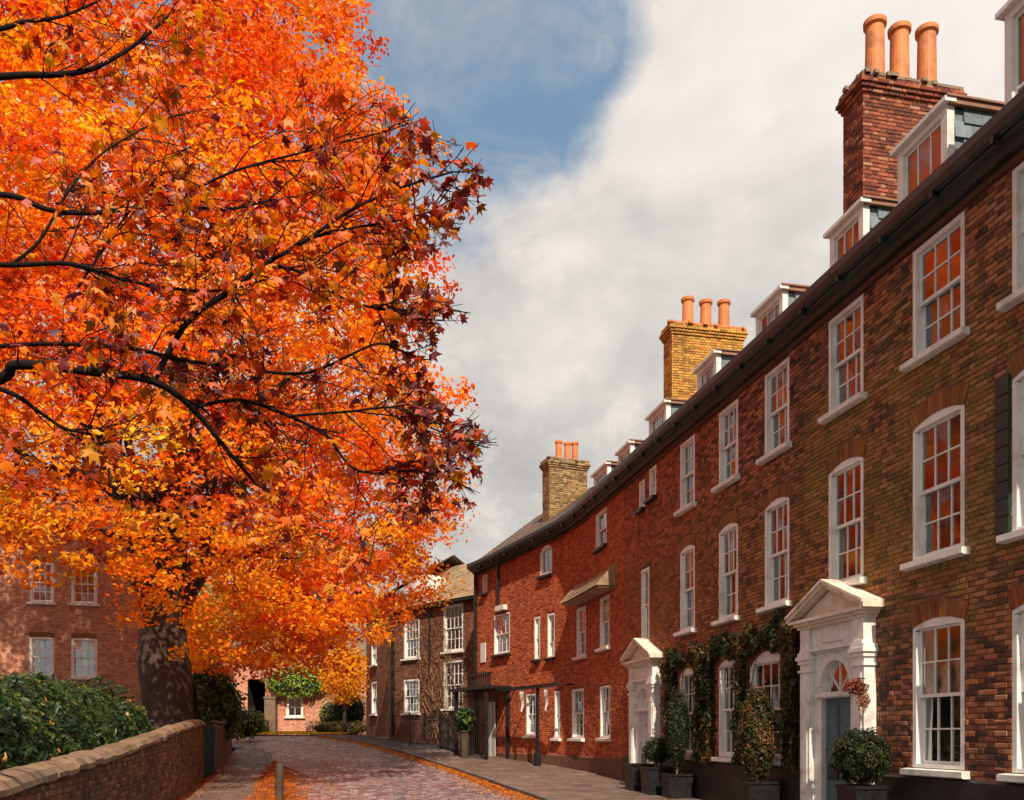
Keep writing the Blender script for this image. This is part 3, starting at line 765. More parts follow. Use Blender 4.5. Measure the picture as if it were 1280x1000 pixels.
def door_surround(house, F, sc_, w, hinge, doormat, leafmat, style):
    """classical white surround; returns the surround part. heights eye-relative"""
    W = F.W; g0 = zg(F, sc_)-.05; z = EYE; mb = MB(); hw = w/2; yf = .16
    def bx(a, b, ya, yb, za, zb): mb.box(a, b, ya, yb, za, zb, .5, W)
    dw = .54; pil = .3
    for sd in (-1, 1):
        a, b = (sc_-hw, sc_-hw+pil) if sd < 0 else (sc_+hw-pil, sc_+hw)
        bx(a-.03, b+.03, 0, yf+.1, g0, g0+.22); bx(a, b, 0, yf+.05, g0+.22, z+1.2)
        bx(a+.07, b-.07, yf+.05, yf+.062, g0+.45, z+.95)
        for k, (za, zb, e) in enumerate(((1.06, 1.1, .03), (1.2, 1.27, .03), (1.27, 1.33, .06), (1.33, 1.4, .035))): bx(a-e, b+e, 0, yf+.05+e, z+za, z+zb)
        bx(a+.01, b-.01, 0, yf+.055, z+1.4, z+1.8)
    bx(sc_-hw+pil, sc_+hw-pil, 0, yf, z+1.36, z+1.8)                                   # frieze
    bx(sc_-hw+.02, sc_+hw-.02, 0, yf+.075, z+1.395, z+1.45)
    bx(sc_-.3, sc_+.3, yf, yf+.03, z+1.52, z+1.7)
    # wall panel with arched opening down to the door
    ia, ib = sc_-hw+pil, sc_+hw-pil; r = dw-.12; zc = z+.8; top = z+1.36
    bx(ia, sc_-dw, 0, yf-.05, g0, top); bx(sc_+dw, ib, 0, yf-.05, g0, top)
    n = 14
    for k in range(n):                                                                # spandrel over the arch
        t0, t1 = math.pi*k/n, math.pi*(k+1)/n
        p = [(sc_+dw*.0+(r+.0)*math.cos(t), zc+r*math.sin(t)) for t in (t0, t1)]
        v = np.array([(p[0][0], yf-.05, p[0][1]), (p[1][0], yf-.05, p[1][1]), (p[1][0], yf-.05, top), (p[0][0], yf-.05, top), (p[0][0], -.03, p[0][1]), (p[1][0], -.03, p[1][1])])
        mb.add(W(v[:, 0], v[:, 1], v[:, 2]), [(0, 1, 2, 3), (0, 4, 5, 1)], .5)
        q = [[(sc_+rr*math.cos(t), zc+rr*math.sin(t)) for t in (t0, t1)] for rr in (r+.09, r)]
        v = np.array([(q[0][0][0], yf-.02, q[0][0][1]), (q[0][1][0], yf-.02, q[0][1][1]), (q[1][1][0], yf-.02, q[1][1][1]), (q[1][0][0], yf-.02, q[1][0][1])])
        v2 = v.copy(); v2[:, 1] = yf-.05
        mb.add(W(np.r_[v[:, 0], v2[:, 0]], np.r_[v[:, 1], v2[:, 1]], np.r_[v[:, 2], v2[:, 2]]), [(0, 1, 2, 3), (0, 4, 5, 1), (2, 3, 7, 6)], .5)
    for sd in (-1, 1):
        a, b = (sc_-dw, sc_-r) if sd < 0 else (sc_+r, sc_+dw)
        bx(a, b, -.22, yf-.05, g0, top-.002 if False else zc); bx(a, b, -.2, yf-.052, zc, top)
    bx(sc_-r, sc_+r, -.1, yf-.02, z+.6, z+.7); bx(sc_-r-.12, sc_+r+.12, yf-.05, yf+.02, z+.62, z+.68)     # transom
    s_ = mb.build('door_surround', M['stone_white'], house)
    # cornice and pediment
    cm = MB(); zc2 = z+1.8
    for za, zb, e in ((0, .05, .04), (.05, .1, .09), (.1, .15, .15)): cm.box(sc_-hw-e, sc_+hw+e, -.0, yf+.05+e, zc2+za, zc2+zb, .5, W)
    A = hw+.2; yo = yf+.2
    if style == 'triangle':
        zp = zc2+.15; hp = .48
        cm.extrude([(sc_-A+.12, zp), (sc_+A-.12, zp), (sc_, zp+hp-.06)], 0, yf+.03, W, 'y', .5)
        for sd in (-1, 1):
            for off, th, yy in ((0, .07, yo), (.07, .05, yo+.03)):
                q = [(sc_+sd*(A+.02*off), zp-.02+off), (sc_, zp+hp-.02+off), (sc_, zp+hp-.02+off+th), (sc_+sd*(A+.02*off), zp-.02+off+th)]
                if sd > 0: q = q[::-1]
                cm.extrude(q, 0, yy, W, 'y', .5)
    else:
        zp = zc2+.15; hp = .42; Rr = (A*A+hp*hp)/(2*hp); th = math.asin(A/Rr); n = 10; zc3 = zp+hp-Rr
        pts = [(sc_+Rr*math.sin(t), zc3+Rr*math.cos(t)) for t in np.linspace(-th, th, n+1)]
        for p, q in zip(pts, pts[1:]):
            cm.extrude([(p[0], zp), (q[0], zp), q, p], 0, yf+.03, W, 'y', .5)
            cm.extrude([(p[0], p[1]), (q[0], q[1]), (q[0], q[1]+.1), (p[0], p[1]+.1)], 0, yo, W, 'y', .5)
    cm.build('pediment', M['cream'], s_)
    # fanlight
    DY = .15; fg = MB(); fr = MB(); pts = [(sc_+r*math.cos(t), zc+r*math.sin(t)) for t in np.linspace(0, math.pi, 15)]
    poly = [(sc_-r, z+.7), (sc_+r, z+.7)]+pts
    v = np.array([(a, -.13+DY, b) for a, b in poly]); fg.add(W(v[:, 0], v[:, 1], v[:, 2]), [(0, i, i+1, i+1) for i in range(1, len(poly)-1)], .5); fgo = fg.build('fanlight', M['glass'], s_)
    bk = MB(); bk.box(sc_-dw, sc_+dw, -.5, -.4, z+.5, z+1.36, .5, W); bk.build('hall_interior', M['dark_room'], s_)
    for t in (R(40), R(90), R(140)):
        p0, p1 = (sc_, z+.7), (sc_+r*math.cos(t), zc+r*math.sin(t)); nx_, nz_ = -(p1[1]-p0[1]), p1[0]-p0[0]; l = math.hypot(nx_, nz_); nx_, nz_ = nx_/l*.009, nz_/l*.009
        q = [(p0[0]+nx_, p0[1]+nz_), (p1[0]+nx_, p1[1]+nz_), (p1[0]-nx_, p1[1]-nz_), (p0[0]-nx_, p0[1]-nz_)]
        fr.extrude(q, -.128+DY, -.115+DY, W, 'y', .5)
    fr.build('glazing_bar', M['stone_white'], s_)
    # door leaf
    d = MB(); zt = z+.6
    d.box(sc_-r, sc_+r, -.19+DY, -.13+DY, g0, zt, .5, W)
    for a, b in ((-r+.07, -.03), (.03, r-.07)):
        for za, zb in ((.12, .75), (.85, 1.45), (1.55, 2.1)):
            top_ = min(g0+zb, zt-.06)
            if top_-g0-za < .1: continue
            d.box(sc_+a, sc_+b, -.13+DY, -.118+DY, g0+za, top_, .5, W); d.box(sc_+a+.035, sc_+b-.035, -.12+DY, -.106+DY, g0+za+.035, top_-.035, .5, W)
    do = d.build('door', leafmat, house)
    k = MB(); k.tube([tuple(W(np.array([sc_+r-.06]), np.array([q]), np.array([z-.25]))[0]) for q in (-.12+DY, -.06+DY, -.055+DY)], [.012, .012, .03], 10); k.build('door_knob', M['steel'], do)
    k = MB(); k.box(sc_+.04, sc_+r-.1, -.118+DY, -.095+DY, z-.75, z-.5, .5, W); k.build('letter_plate', M['black'], do)
    k = MB(); k.tube([tuple(W(np.array([sc_+.02]), np.array([q]), np.array([z+.25]))[0]) for q in (-.12+DY, -.09+DY)], [.025, .02], 10); k.build('door_viewer', M['steel'], do)
    st = MB(); st.box(sc_-hw+.1, sc_+hw-.1, -.1, .5, g0-.2, g0+.14, .5, W); st.build('doorstep', M['kerb'], house)
    return s_
door_surround(h1, T, DOOR1, 1.86, 1, None, M['door'], 'triangle')
# chimney 1: broad face looks down the street
def chim(house, px_near_left, Z, w, d, ztop, mat, pots, ph, pr_, z0=7.6, u=(-.2046, .9788), capmat=None):
    X = (px_near_left-640)/1100*Z; dr = np.array((-u[1], u[0]))             # towards the street
    o = np.array((X, Z))-dr*w
    C = Straight(o[0], o[1], dr[0], dr[1]); return chimney(house, C, w, d, EYE+z0, EYE+ztop, mat, [w-p for p in pots], ph, pr_, capmat)
chim(h1, 1079, 16.5, 2.05, .66, 12.47, BR['ch_r'], (.47, 1.0, 1.6), 1.25, .185)

# --- house 2
h2 = front_root(T, 15.9, 'terraced_house', 'middle dark red brick house with climbing plant over its ground floor and pale grey door', 'house')
cols2 = [(16.86, .92), (18.9, .9), (21.05, .85)]
ops = []
for s, w in cols2: ops.append(op(s, w, 5.33, 6.9)); ops.append(op(s, w, 2.45, 4.42, .1, .24))
ops += [op(17.2, 1.45, -.47, 1.6, .3, .2), op(18.9, .9, -.47, 1.6, .16, .2), op(21.05, .9, -.47, 1.55, .16, .2)]
ops += [op(23.85, .6, 2.5, 4.4), op(23.3, .5, 6.15, 6.93), op(24.1, .42, 6.05, 6.8)]
DOOR2 = 23.65; ops.append((DOOR2, 1.2, 0., 3.05, 0, 0)); 
wall(h2, T, 15.9, 25.6, .98, ZT, ops, BR['h2'], M['mortar'])
plinth(h2, T, 15.9, 25.6, 1.0, None, [(DOOR2-.62, DOOR2+.62)])
for i, (s, w) in enumerate(cols2):
    window(h2, T, s, w, EYE+5.33, EYE+6.9, 0, added_blind=(.45, .4, .6)[i], curtain=(.2, .2, .3)[i])  # pale panels added here too, imitating sky in the upper panes
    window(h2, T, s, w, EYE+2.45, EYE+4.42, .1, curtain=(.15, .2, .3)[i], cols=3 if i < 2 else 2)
window(h2, T, 17.2, 1.45, EYE-.47, EYE+1.6, .3, cols=4, curtain=.28); window(h2, T, 18.9, .9, EYE-.47, EYE+1.6, .16, curtain=.3); window(h2, T, 21.05, .9, EYE-.47, EYE+1.55, .16, curtain=.6)
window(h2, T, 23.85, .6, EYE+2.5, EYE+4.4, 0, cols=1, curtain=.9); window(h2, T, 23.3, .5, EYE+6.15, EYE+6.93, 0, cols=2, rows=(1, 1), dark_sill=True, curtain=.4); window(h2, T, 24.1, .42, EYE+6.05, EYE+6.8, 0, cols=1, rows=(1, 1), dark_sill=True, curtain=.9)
cornice(h2, T, 15.9, 25.6); roof(h2, T, 15.9, 25.6); shell(h2, T, 15.9, 25.6, 8.4, 0, 9., M['mortar'])
dormer(h2, T, 17.54, 18.65, 8.76, True); dormer(h2, T, 20.55, 21.65, 8.78, False); dormer(h2, T, 23.6, 24.9, 8.78, False)
door_surround(h2, T, DOOR2, 1.8, 1, None, M['door_white'], 'triangle')
chim(h2, 840, 25.6, 2.25, .66, 12.08, BR['ch_y'], (.63, 1.2, 1.78), .85, .17, capmat=M['pot'])

# --- house 3 (bends with the street)
h3 = front_root(T, 25.6, 'terraced_house', 'bright orange red brick house that curves round the bend with a small tiled hood', 'house')
wins = [ # s, w, zb, zt, rise, cols, rows, dark sill, curtain
 (27.7, 1.1, 5.78, 6.88, 0, 2, (1, 1), True, .35), (32.5, .85, 5.75, 6.95, .25, 2, (1, 0), True, .3), (37.45, .42, 5.8, 6.85, 0, 1, (1, 1), True, .9),
 (27.35, .95, 2.66, 4.2, 0, 2, (2, 2), False, .3), (29.75, .85, 2.6, 4.2, 0, 2, (2, 2), False, .45),
 (32.15, .5, 2.75, 4.3, 0, 1, (2, 1), True, .6), (33.15, .42, 2.75, 4.3, 0, 1, (1, 1), True, .9), (35.95, 1.35, 3.18, 4.75, 0, 3, (2, 2), True, .0),
 (27.3, 1.0, -.1, 1.48, 0, 3, (2, 2), False, .3), (30.05, 1.05, -.12, 1.52, 0, 3, (2, 2), False, .3), (31.7, .4, -.12, 1.52, 0, 1, (1, 1), False, .9), (33.6, .75, -.02, 1.5, 0, 2, (2, 2), False, .35)]
ops = [op(w[0], w[1], w[2], w[3], w[4], .0) for w in wins]
wall(h3, T, 25.6, 38.3, .35, ZT, ops, BR['h3'], M['mortar_red'])
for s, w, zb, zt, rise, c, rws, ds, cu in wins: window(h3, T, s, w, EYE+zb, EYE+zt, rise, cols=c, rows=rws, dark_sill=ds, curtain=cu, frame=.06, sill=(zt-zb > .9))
mb = MB(); mb.extrude([(-.1, .1), (.035, .1), (.035, .85), (.01, .88), (-.1, .88)], 25.6, 38.3, T.W, 's', .5, 24); mb.build('plinth', M['mortar'], h3)
def rf3(s): return (float(np.interp(s, [25.6, 30, 34, 38.5], [10.9, 10.5, 10.15, 9.95])), float(np.interp(s, [25.6, 29, 38.3], [-4.2, -3.6, -3.2])))
mb = MB(); v = T.W(np.full(4, 38.28), np.array([0, -3.25, -6.5, -6.5]), np.array([EYE+7.1, EYE+9.7, EYE+7.1, EYE+7.1])); mb.add(v, [(0, 1, 2, 2)], .5); mb.build('gable', M['mortar_red'], h3)
cornice(h3, T, 25.6, 38.3); roof(h3, T, 25.6, 38.5, fn=rf3, mat=M['tile']); shell(h3, T, 25.6, 38.3, 6.5, 0, 8.9, M['mortar_red'], 10)
dormer(h3, T, 26.4, 27.55, 8.62, False); 
dormer(h3, T, 28.6, 29.9, 8.66, False)
chim(h3, 687, 34., 1.62, .7, 10.78, BR['ch_m'], (.55, .92, 1.25), .75, .13, u=(-.36, .93), z0=6.8)
# tiled hood over the first floor windows
hood = MB(); ss = np.linspace(26.3, 30.2, 9)
for a, b in zip(ss, ss[1:]):
    for r in range(6):
        y0, y1 = .56-.09*r, .56-.09*(r+1); z0, z1 = 4.36+.1*r, 4.36+.1*(r+1)
        v = np.array([(a, y0, EYE+z0+.03), (b, y0, EYE+z0+.03), (b, y1, EYE+z1+.004), (a, y1, EYE+z1+.004), (a, y0, EYE+z0), (b, y0, EYE+z0)])
        hood.add(T.W(v[:, 0], v[:, 1], v[:, 2]), [(3, 2, 1, 0), (0, 1, 5, 4)])
for s in (26.3, 30.2):
    v = np.array([(s, 0, EYE+4.36), (s, .62, EYE+4.36), (s, .02, EYE+5.02), (s, 0, EYE+5.02)]); hood.add(T.W(v[:, 0], v[:, 1], v[:, 2]), [(0, 1, 2, 3)], .3)
hood.box(26.35, 30.15, 0, .52, EYE+4.3, EYE+4.355, .2, T.W, 8)
hood.build('window_hood', M['tile_y'], h3)
def pipe(house, F, s, z0, z1, r=.045, y=.09, name='drainpipe'):
    p = F.W(np.array([s]), np.array([y]), np.array([0.]))[0]; mb = MB()
    mb.tube([(p[0], p[1], z0), (p[0], p[1], z1)], r, 8)
    z = z0+.6
    while z < z1: mb.tube([(p[0], p[1], z), (p[0], p[1], z+.05)], r*1.35, 8); z += 1.8
    return mb.build(name, M['black'], house)
pipe(h3, T, 36.1, EYE+5.1, EYE+7.1, .06); pipe(h3, T, 38.15, EYE-.6, EYE+7.1, .07)
mb = MB(); mb.box(35.45, 36.15, .02, .2, EYE+4.86, EYE+5.05, .5, T.W); mb.build('rainwater_hopper', M['white'], h3)
mb = MB(); mb.box(37.35, 37.8, .0, .03, EYE+2.95, EYE+3.75, .5, T.W); mb.build('wall_plaque', M['plaque'], h3)
# black pergola frame against the house
pg = front_root(T, 32.4, 'pergola_frame', 'black beam on a single black post against the orange red brick house', 'pergola', y=.6)
mb = MB(); mb.box(30.2, 35., .62, .72, EYE+1.62, EYE+1.74, .5, T.W, 8); mb.build('beam', M['black'], pg)
mb = MB(); g = zg(T, 31.9); mb.box(31.88, 31.98, .62, .72, g-.05, EYE+1.62, .5, T.W); mb.box(31.83, 32.03, .57, .77, g-.05, g+.45, .5, T.W); mb.build('post', M['black'], pg)
for s in (30.4, 33.4, 34.9):
    mb = MB(); mb.box(s-.03, s+.03, 0, .62, EYE+1.65, EYE+1.71, .5, T.W); mb.build('bracket', M['black'], pg)
def find_s(px, y, a=26., b=38.):
    q = np.linspace(a, b, 400); p = T.W(q, np.full(400, y), np.zeros(400)); return float(q[np.argmin(abs(640+1100*p[:, 0]/p[:, 1]-px))])
for px, lab in ((653, 'white pennant hanging under the black beam, beside the iron porch'), (683, 'white pennant hanging under the black beam, nearer its post')):
    s_ = find_s(px, .67); mb = MB(); n_ = 6
    for k in range(n_):
        a0, a1 = .15*(1-k/n_*.8), .15*(1-(k+1)/n_*.8); z0, z1 = EYE+1.6-.13*k, EYE+1.6-.13*(k+1); w0, w1 = .67+.03*math.sin(k*1.3), .67+.03*math.sin(k*1.3+1.3)
        v = np.array([(s_-a0, w0, z0), (s_+a0, w0+.02, z0), (s_+a1, w1+.02, z1), (s_-a1, w1, z1)]); v2 = v-np.array([0, .004, 0]); vv = np.r_[v, v2]; mb.add(T.W(vv[:, 0], vv[:, 1], vv[:, 2]), [(3, 2, 1, 0), (4, 5, 6, 7)], .5)
    mb.box(s_-.15, s_+.15, .665, .69, EYE+1.59, EYE+1.625, .5, T.W)
    tagp(mb.build('pennant', M['curtain']), lab, 'pennant', 'white pennants under the black beam')
# black iron porch
po = front_root(T, 36.6, 'iron_porch', 'tall black iron porch with a flat top at the far end of the curved house', 'porch', y=.5)
g = zg(T, 36.6); W = T.W
for s, y in ((35.3, 1.0), (38.1, 1.0), (35.3, .05), (38.1, .05)):
    mb = MB(); mb.box(s-.06, s+.06, y-.06, y+.06, g-.05, EYE+1.75, .5, W); mb.build('post', M['black'], po)
mb = MB(); mb.box(35.1, 38.3, 0.02, 1.15, EYE+1.75, EYE+1.87, .5, W, 3); mb.build('flat_top', M['black'], po)
mb = MB()
for q in np.arange(35.9, 37.7, .2): mb.box(q, q+.05, .5, .55, EYE+1.87, EYE+2.35, .5, W)
mb.box(35.85, 37.75, .48, .57, EYE+2.35, EYE+2.45, .5, W); mb.build('top_grille', M['black'], po)
mb = MB()
for s in np.arange(35.42, 38.05, .19): mb.box(s-.013, s+.013, .985, 1.015, g+.05, EYE+1.72, .5, W)
for z in (g+.12, EYE+.35): mb.box(35.3, 38.1, .985, 1.015, z, z+.05, .5, W, 3)
for y in np.arange(.12, .95, .2): mb.box(35.29, 35.31, y-.008, y+.008, g+.05, EYE+1.7, .5, W)
mb.build('railing_bars', M['black'], po)
mb = MB(); mb.box(36.3, 37.1, .1, .12, g, EYE+1.3, .5, W); mb.build('side_door', M['plaque'], po)
# railings in front of the far house
def railing(F, s0, s1, y, h, label, post_white=None):
    r_ = front_root(F, (s0+s1)/2, 'iron_railing', label, 'railing', y=y)
    mb = MB(); n = int((s1-s0)/.13)
    for i in range(n+1):
        s = s0+(s1-s0)*i/n; p = F.W(np.array([s]), np.array([y]), np.array([0.]))[0]; g = float(gz(p[1]))
        mb.tube([(p[0], p[1], g), (p[0], p[1], g+h), (p[0], p[1], g+h+.12)], [.014, .014, .002], 5)
    mb.build('bars', M['black'], r_)
    for q in (.15, h-.12):
        mb = MB(); a = F.W(np.array([s0, s1]), np.array([y, y]), np.array([0., 0.]))
        mb.tube([(a[0][0], a[0][1], float(gz(a[0][1]))+q), (a[1][0], a[1][1], float(gz(a[1][1]))+q)], .025, 6); mb.build('rail', M['black'], r_)
    for s in (s0, s1):
        p = F.W(np.array([s]), np.array([y]), np.array([0.]))[0]; g = float(gz(p[1])); mb = MB(); mb.tube([(p[0], p[1], g-.05), (p[0], p[1], g+h+.1), (p[0], p[1], g+h+.22)], [.04, .04, .01], 6); mb.build('post', M['black'], r_)
    return r_

# --- far houses
F4 = Straight(-1.75, 39.6, -.689, .725)
h4 = front_root(F4, 0, 'brick_house', 'brown brick house with lichened tile roof and bare climber beside the iron railings', 'house')
wn = [(4.57, 1.25, 3.72, 5.6, 4), (4.57, 1.25, 1.05, 2.68, 4), (1.4, 1.4, 3.85, 6.0, 4), (1.4, 1.4, 1.2, 3.4, 4)]
ops = [op(a, b, c, d, 0, .0) for a, b, c, d, e in wn]
wall(h4, F4, -.6, 6.1, 1.2, EYE+6.2, ops, BR['far'], M['mortar'], chamfer=False)
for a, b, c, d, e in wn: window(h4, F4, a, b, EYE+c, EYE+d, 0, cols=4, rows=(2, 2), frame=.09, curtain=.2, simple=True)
roof(h4, F4, -.9, 6.3, e0=6.2, ridge=8.7, ry=-3.2, mat=M['tile_y']); shell(h4, F4, -.6, 6.1, 6.4, 1, EYE+6.1, M['mortar'])
mb = MB(); mb.extrude([(.02, EYE+6.12), (.3, EYE+6.05), (.34, EYE+6.2), (.02, EYE+6.25)], -.9, 6.3, F4.W, 's', .5); mb.build('gutter', M['gutter'], h4)
pipe(h4, F4, 5.95, EYE-.1, EYE+6.1, .09, .14); pipe(h4, F4, 3.05, EYE+3.2, EYE+6.1, .05); pipe(h4, F4, 5.05-1.6, EYE-.1, EYE+1.0, .06)
dm = MB(); dm.box(4.0, 5.0, -1.7, -.5, EYE+6.4, EYE+7.8, .5, F4.W); d4 = dm.build('dormer', M['white'], h4)
F5 = Straight(-5.85, 44.2, -.347, .938)
h5 = front_root(F5, 0, 'brick_house', 'farthest narrow plum brown brick house on the right with two tall white windows', 'house')
wn = [(5.4, 1.5, 3.9, 5.2), (5.4, 1.5, 1.15, 2.95)]
ops = [op(a, b, c, d) for a, b, c, d in wn]
wall(h5, F5, 0, 7.7, 1.4, EYE+7.2, ops, BR['far'], M['mortar'], chamfer=False)
for a, b, c, d in wn: window(h5, F5, a, b, EYE+c, EYE+d, 0, cols=3, rows=(2, 2), frame=.12, curtain=.2, simple=True)
roof(h5, F5, -.2, 7.9, e0=7.2, ridge=9.2, ry=-3., mat=M['tile_y']); shell(h5, F5, 0, 7.7, 6, 1, EYE+7.1, M['mortar'])
mb = MB(); mb.box(-.0, .5, .02, .25, EYE-.1, EYE+6.9, .5, F5.W); mb.build('corner_post', M['black'], h5)
railing(F4, -.2, 2.6, 1.6, 1.35, 'black spiked iron railing in front of the climber covered house')
rg = railing(Straight(-2.2, 37.2, -.35, .94), -.6, 2.1, .3, 1.5, 'black iron railing between the iron porch and the brown house')
# house at the end of the street
FE = Straight(-9.2, 57, -1, 0.02)
he = front_root(FE, 0, 'brick_house', 'low brick house closing the street with one bright white window and a dark passage', 'house')
ops = [op(4.9, 1.15, 1.1, 2.45, 0, .0), (7.4, 1.15, 1.4, EYE+3.6, .0, 0)]
wall(he, FE, 0, 9.5, 1.4, EYE+5., ops, BR['left'], M['mortar_pale'], chamfer=False, course=.085)
window(he, FE, 4.9, 1.15, EYE+1.15, EYE+2.45, 0, cols=2, rows=(2, 0), frame=.14, added_blind=.97, simple=True)
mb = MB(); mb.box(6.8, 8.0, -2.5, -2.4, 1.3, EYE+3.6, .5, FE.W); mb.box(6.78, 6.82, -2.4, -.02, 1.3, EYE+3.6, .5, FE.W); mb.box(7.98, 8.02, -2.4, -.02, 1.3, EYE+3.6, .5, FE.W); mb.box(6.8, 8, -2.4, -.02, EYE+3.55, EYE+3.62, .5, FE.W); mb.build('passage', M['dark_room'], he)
roof(he, FE, -.2, 9.7, e0=5., ridge=7.6, ry=-3., mat=M['tile']); shell(he, FE, 0, 9.5, 6, 1, EYE+4.9, M['mortar_pale'])
mb = MB(); mb.box(4.2, 4.34, 0, .06, EYE+1.0, EYE+2.6, .9, FE.W); mb.box(5.46, 5.6, 0, .06, EYE+1.0, EYE+2.6, .9, FE.W); mb.box(4.2, 5.6, .0, .062, EYE+2.6, EYE+2.72, .9, FE.W); mb.build('window_surround', M['pot'], he)
mb = MB(); mb.box(6.0, 6.7, .05, .6, 1.3, EYE+2.3, None, FE.W); mb.box(5.95, 6.75, 0, .65, EYE+2.3, EYE+2.42, None, FE.W)
gp = mb.build('gate_pillar', M['coping']); tagp(gp, 'pale mossy stone pillar beside the dark passage at the street end', 'pillar')

# --- left house behind the tree
FL = Straight(-15.4, 36.6, -.97, -.24)
hl = front_root(FL, 0, 'brick_house', 'sunlit pinkish brick house with small paned white windows behind the laurel hedge on the left', 'house')
wn = [(s, w, a, b) for s, w in ((2.2, .98), (3.78, .9), (6.2, .95), (8.4, .95)) for a, b in ((5.37, 7.0), (2.35, 3.95))]
ops = [op(a, b, c, d, 0, .2) for a, b, c, d in wn]
wall(hl, FL, 0, 10, .6, EYE+8.4, ops, BR['left'], M['mortar_pale'], chamfer=False)
for a, b, c, d in wn: window(hl, FL, a, b, EYE+c, EYE+d, 0, cols=3, rows=(2, 2), frame=.1, simple=True, curtain=.12)
roof(hl, FL, -.2, 10.2, e0=8.4, ridge=11.5, ry=-4.2, mat=M['tile']); shell(hl, FL, 0, 10, 8, 0, EYE+8.3, M['mortar_pale'])

# ------------------------------------------------------------------ garden wall on the left
FW = Straight(-2.72, 0, -.2361, .9717)          # s ~ distance along wall; outward normal must face the street
class WallF:
    # street-facing: outward is +x side, so y is flipped
    def W(s, a, y, z): return FW.W(a, -np.asarray(y, float), z)
    def ang(s, a=0): return FW.ang()
WFr = WallF()
def wtop(s): Z = np.asarray(s)*.9717; return EYE+np.interp(Z, [3, 8, 14, 20, 24.8, 26], [-.62, -.56, -.32, .04, .26, .2])
p0 = FW.W(np.array([14.]), np.array([0.]), np.array([0.]))[0]
gw = root('garden_wall', 'long low mossy brick garden wall with stone coping rising beside the left pavement', 'wall', (p0[0], p0[1], float(gz(p0[1]))))
S1 = 26.2
def wall_brick_list():
    out = []; course = .078; r = 0
    while True:
        base = r*course; any_ = False
        x = 5-(r % 2)*.17; k = 0
        while x < S1:
            l = .225 if k % 2 == 0 else .1125
            a, b = max(x, 5), min(x+l-.011, S1-.05)
            if b-a > .03:
                g = float(gz((a+b)/2*.9717))-.1; z = g+base; t = float(wtop((a+b)/2))
                if z+course < t+.02: out.append((a, b, z, z+course-.011, 1 if b-a > .08 else 0, k % 2)); any_ = True
            x += l; k += 1
        r += 1
        if not any_: break
    return out
bl = wall_brick_list()
vis = sorted([(b[0], i) for i, b in enumerate(bl) if b[4] and b[0] > 8.1 and b[1]-b[0] > .2])
chosen = {i for _, i in vis[:300]}; variants = []
minv = np.array(MATW[gw.name].inverted())
ang = math.atan2(.9717, -.2361)
for k in range(10):
    mb = MB(); brick_mesh(mb, [(-.107, .107, -.033, .033)], lambda s, y, z: np.stack([s, -y, z], -1), 0., True, .03, .003); ob = mb.build('brick', BR['wall']); variants.append(ob.data); bpy.data.objects.remove(ob)
for i in chosen:
    a, b, c, d, _, _ = bl[i]; w = WFr.W(np.array([(a+b)/2]), np.array([0.]), np.array([(c+d)/2]))[0]; ob = bpy.data.objects.new('brick', random.choice(variants)); COL.objects.link(ob); ob.parent = gw
    ob.location = minv[:3, :3] @ w+minv[:3, 3]; ob.rotation_euler = (0, 0, ang)
mb = MB(); brick_mesh(mb, [b for i, b in enumerate(bl) if i not in chosen], WFr.W, 0., True); o = mb.build('brickwork', BR['wall'], gw); o['kind'] = 'stuff'
mb = MB(); ss = np.arange(5, S1+.01, .6); ss = np.append(ss[ss < S1-.01], S1)
for a, b in zip(ss, ss[1:]):
    for y in (-.012, -.33):
        ga, gb = float(gz(a*.97))-.3, float(gz(b*.97))-.3
        v = WFr.W(np.array([a, b, b, a]), np.full(4, y), np.array([ga, gb, wtop(b), wtop(a)])); mb.add(v, [(0, 1, 2, 3)], .5)
v = WFr.W(np.full(4, S1), np.array([-.012, -.33, -.33, -.012]), np.array([0., 0., float(wtop(S1)), float(wtop(S1))])); mb.add(v, [(0, 1, 2, 3)], .5)
mb.build('mortar', M['mortar'], gw)
s = 5.
while s < S1-.1:
    e = min(s+.46, S1+.03); mb = MB(); za, zb = wtop(s), wtop(e); d = random.uniform(-.014, .014); u_ = lambda: random.uniform(-.012, .012); prof = [(.05+u_(), 0), (.055+u_(), .06+u_()), (.0+u_(), .13+u_()), (-.12, .165+u_()), (-.24, .16+u_()), (-.36, .1+u_()), (-.39, .05), (-.39, 0)]
    v = np.array([(s+.006, y, za+z+d) for y, z in prof]+[(e-.006, y, zb+z+d) for y, z in prof]); n = len(prof)
    f = [(i, (i+1) % n, n+(i+1) % n, n+i) for i in range(n)]+[(0, i, i+1, i+1) for i in range(1, n-1)]+[(n, n+i+1, n+i, n+i) for i in range(1, n-1)]
    mb.add(WFr.W(v[:, 0], v[:, 1], v[:, 2]), f); mb.build('coping_stone', M['coping'], gw); s = e
# pier after the bin
pp = FW.W(np.array([33.]), np.array([0.]), np.array([0.]))[0]
pier = root('garden_wall', 'short brick wall pier with flat stone top just past the black wheelie bin', 'wall', (pp[0], pp[1], float(gz(pp[1]))))
mb = MB(); blx = layout(28.9, 37.2, .2, EYE+.38, [], .078); brick_mesh(mb, [b for b in blx], WFr.W, 0, False); 
FP = Straight(*FW.W(np.array([28.9]), np.array([.38]), np.array([0.]))[0][:2], .9717, .2361)
class PF:
    def W(s, a, y, z): return FP.W(a, -np.asarray(y, float), z)
brick_mesh(mb, layout(0, .38, .2, EYE+.38, [], .078), PF().W, 0, False)
o = mb.build('brickwork', BR['wall'], pier); o['kind'] = 'stuff'
mb = MB(); mb.box(28.93, 37.2, -.37, -.012, .1, EYE+.38, .5, WFr.W); mb.build('mortar', M['mortar'], pier)
for s in np.arange(28.85, 37, 1.05): mb = MB(); mb.box(s, s+1.04, -.42, .05, EYE+.38, EYE+.46, None, WFr.W); mb.build('coping_stone', M['coping'], pier)
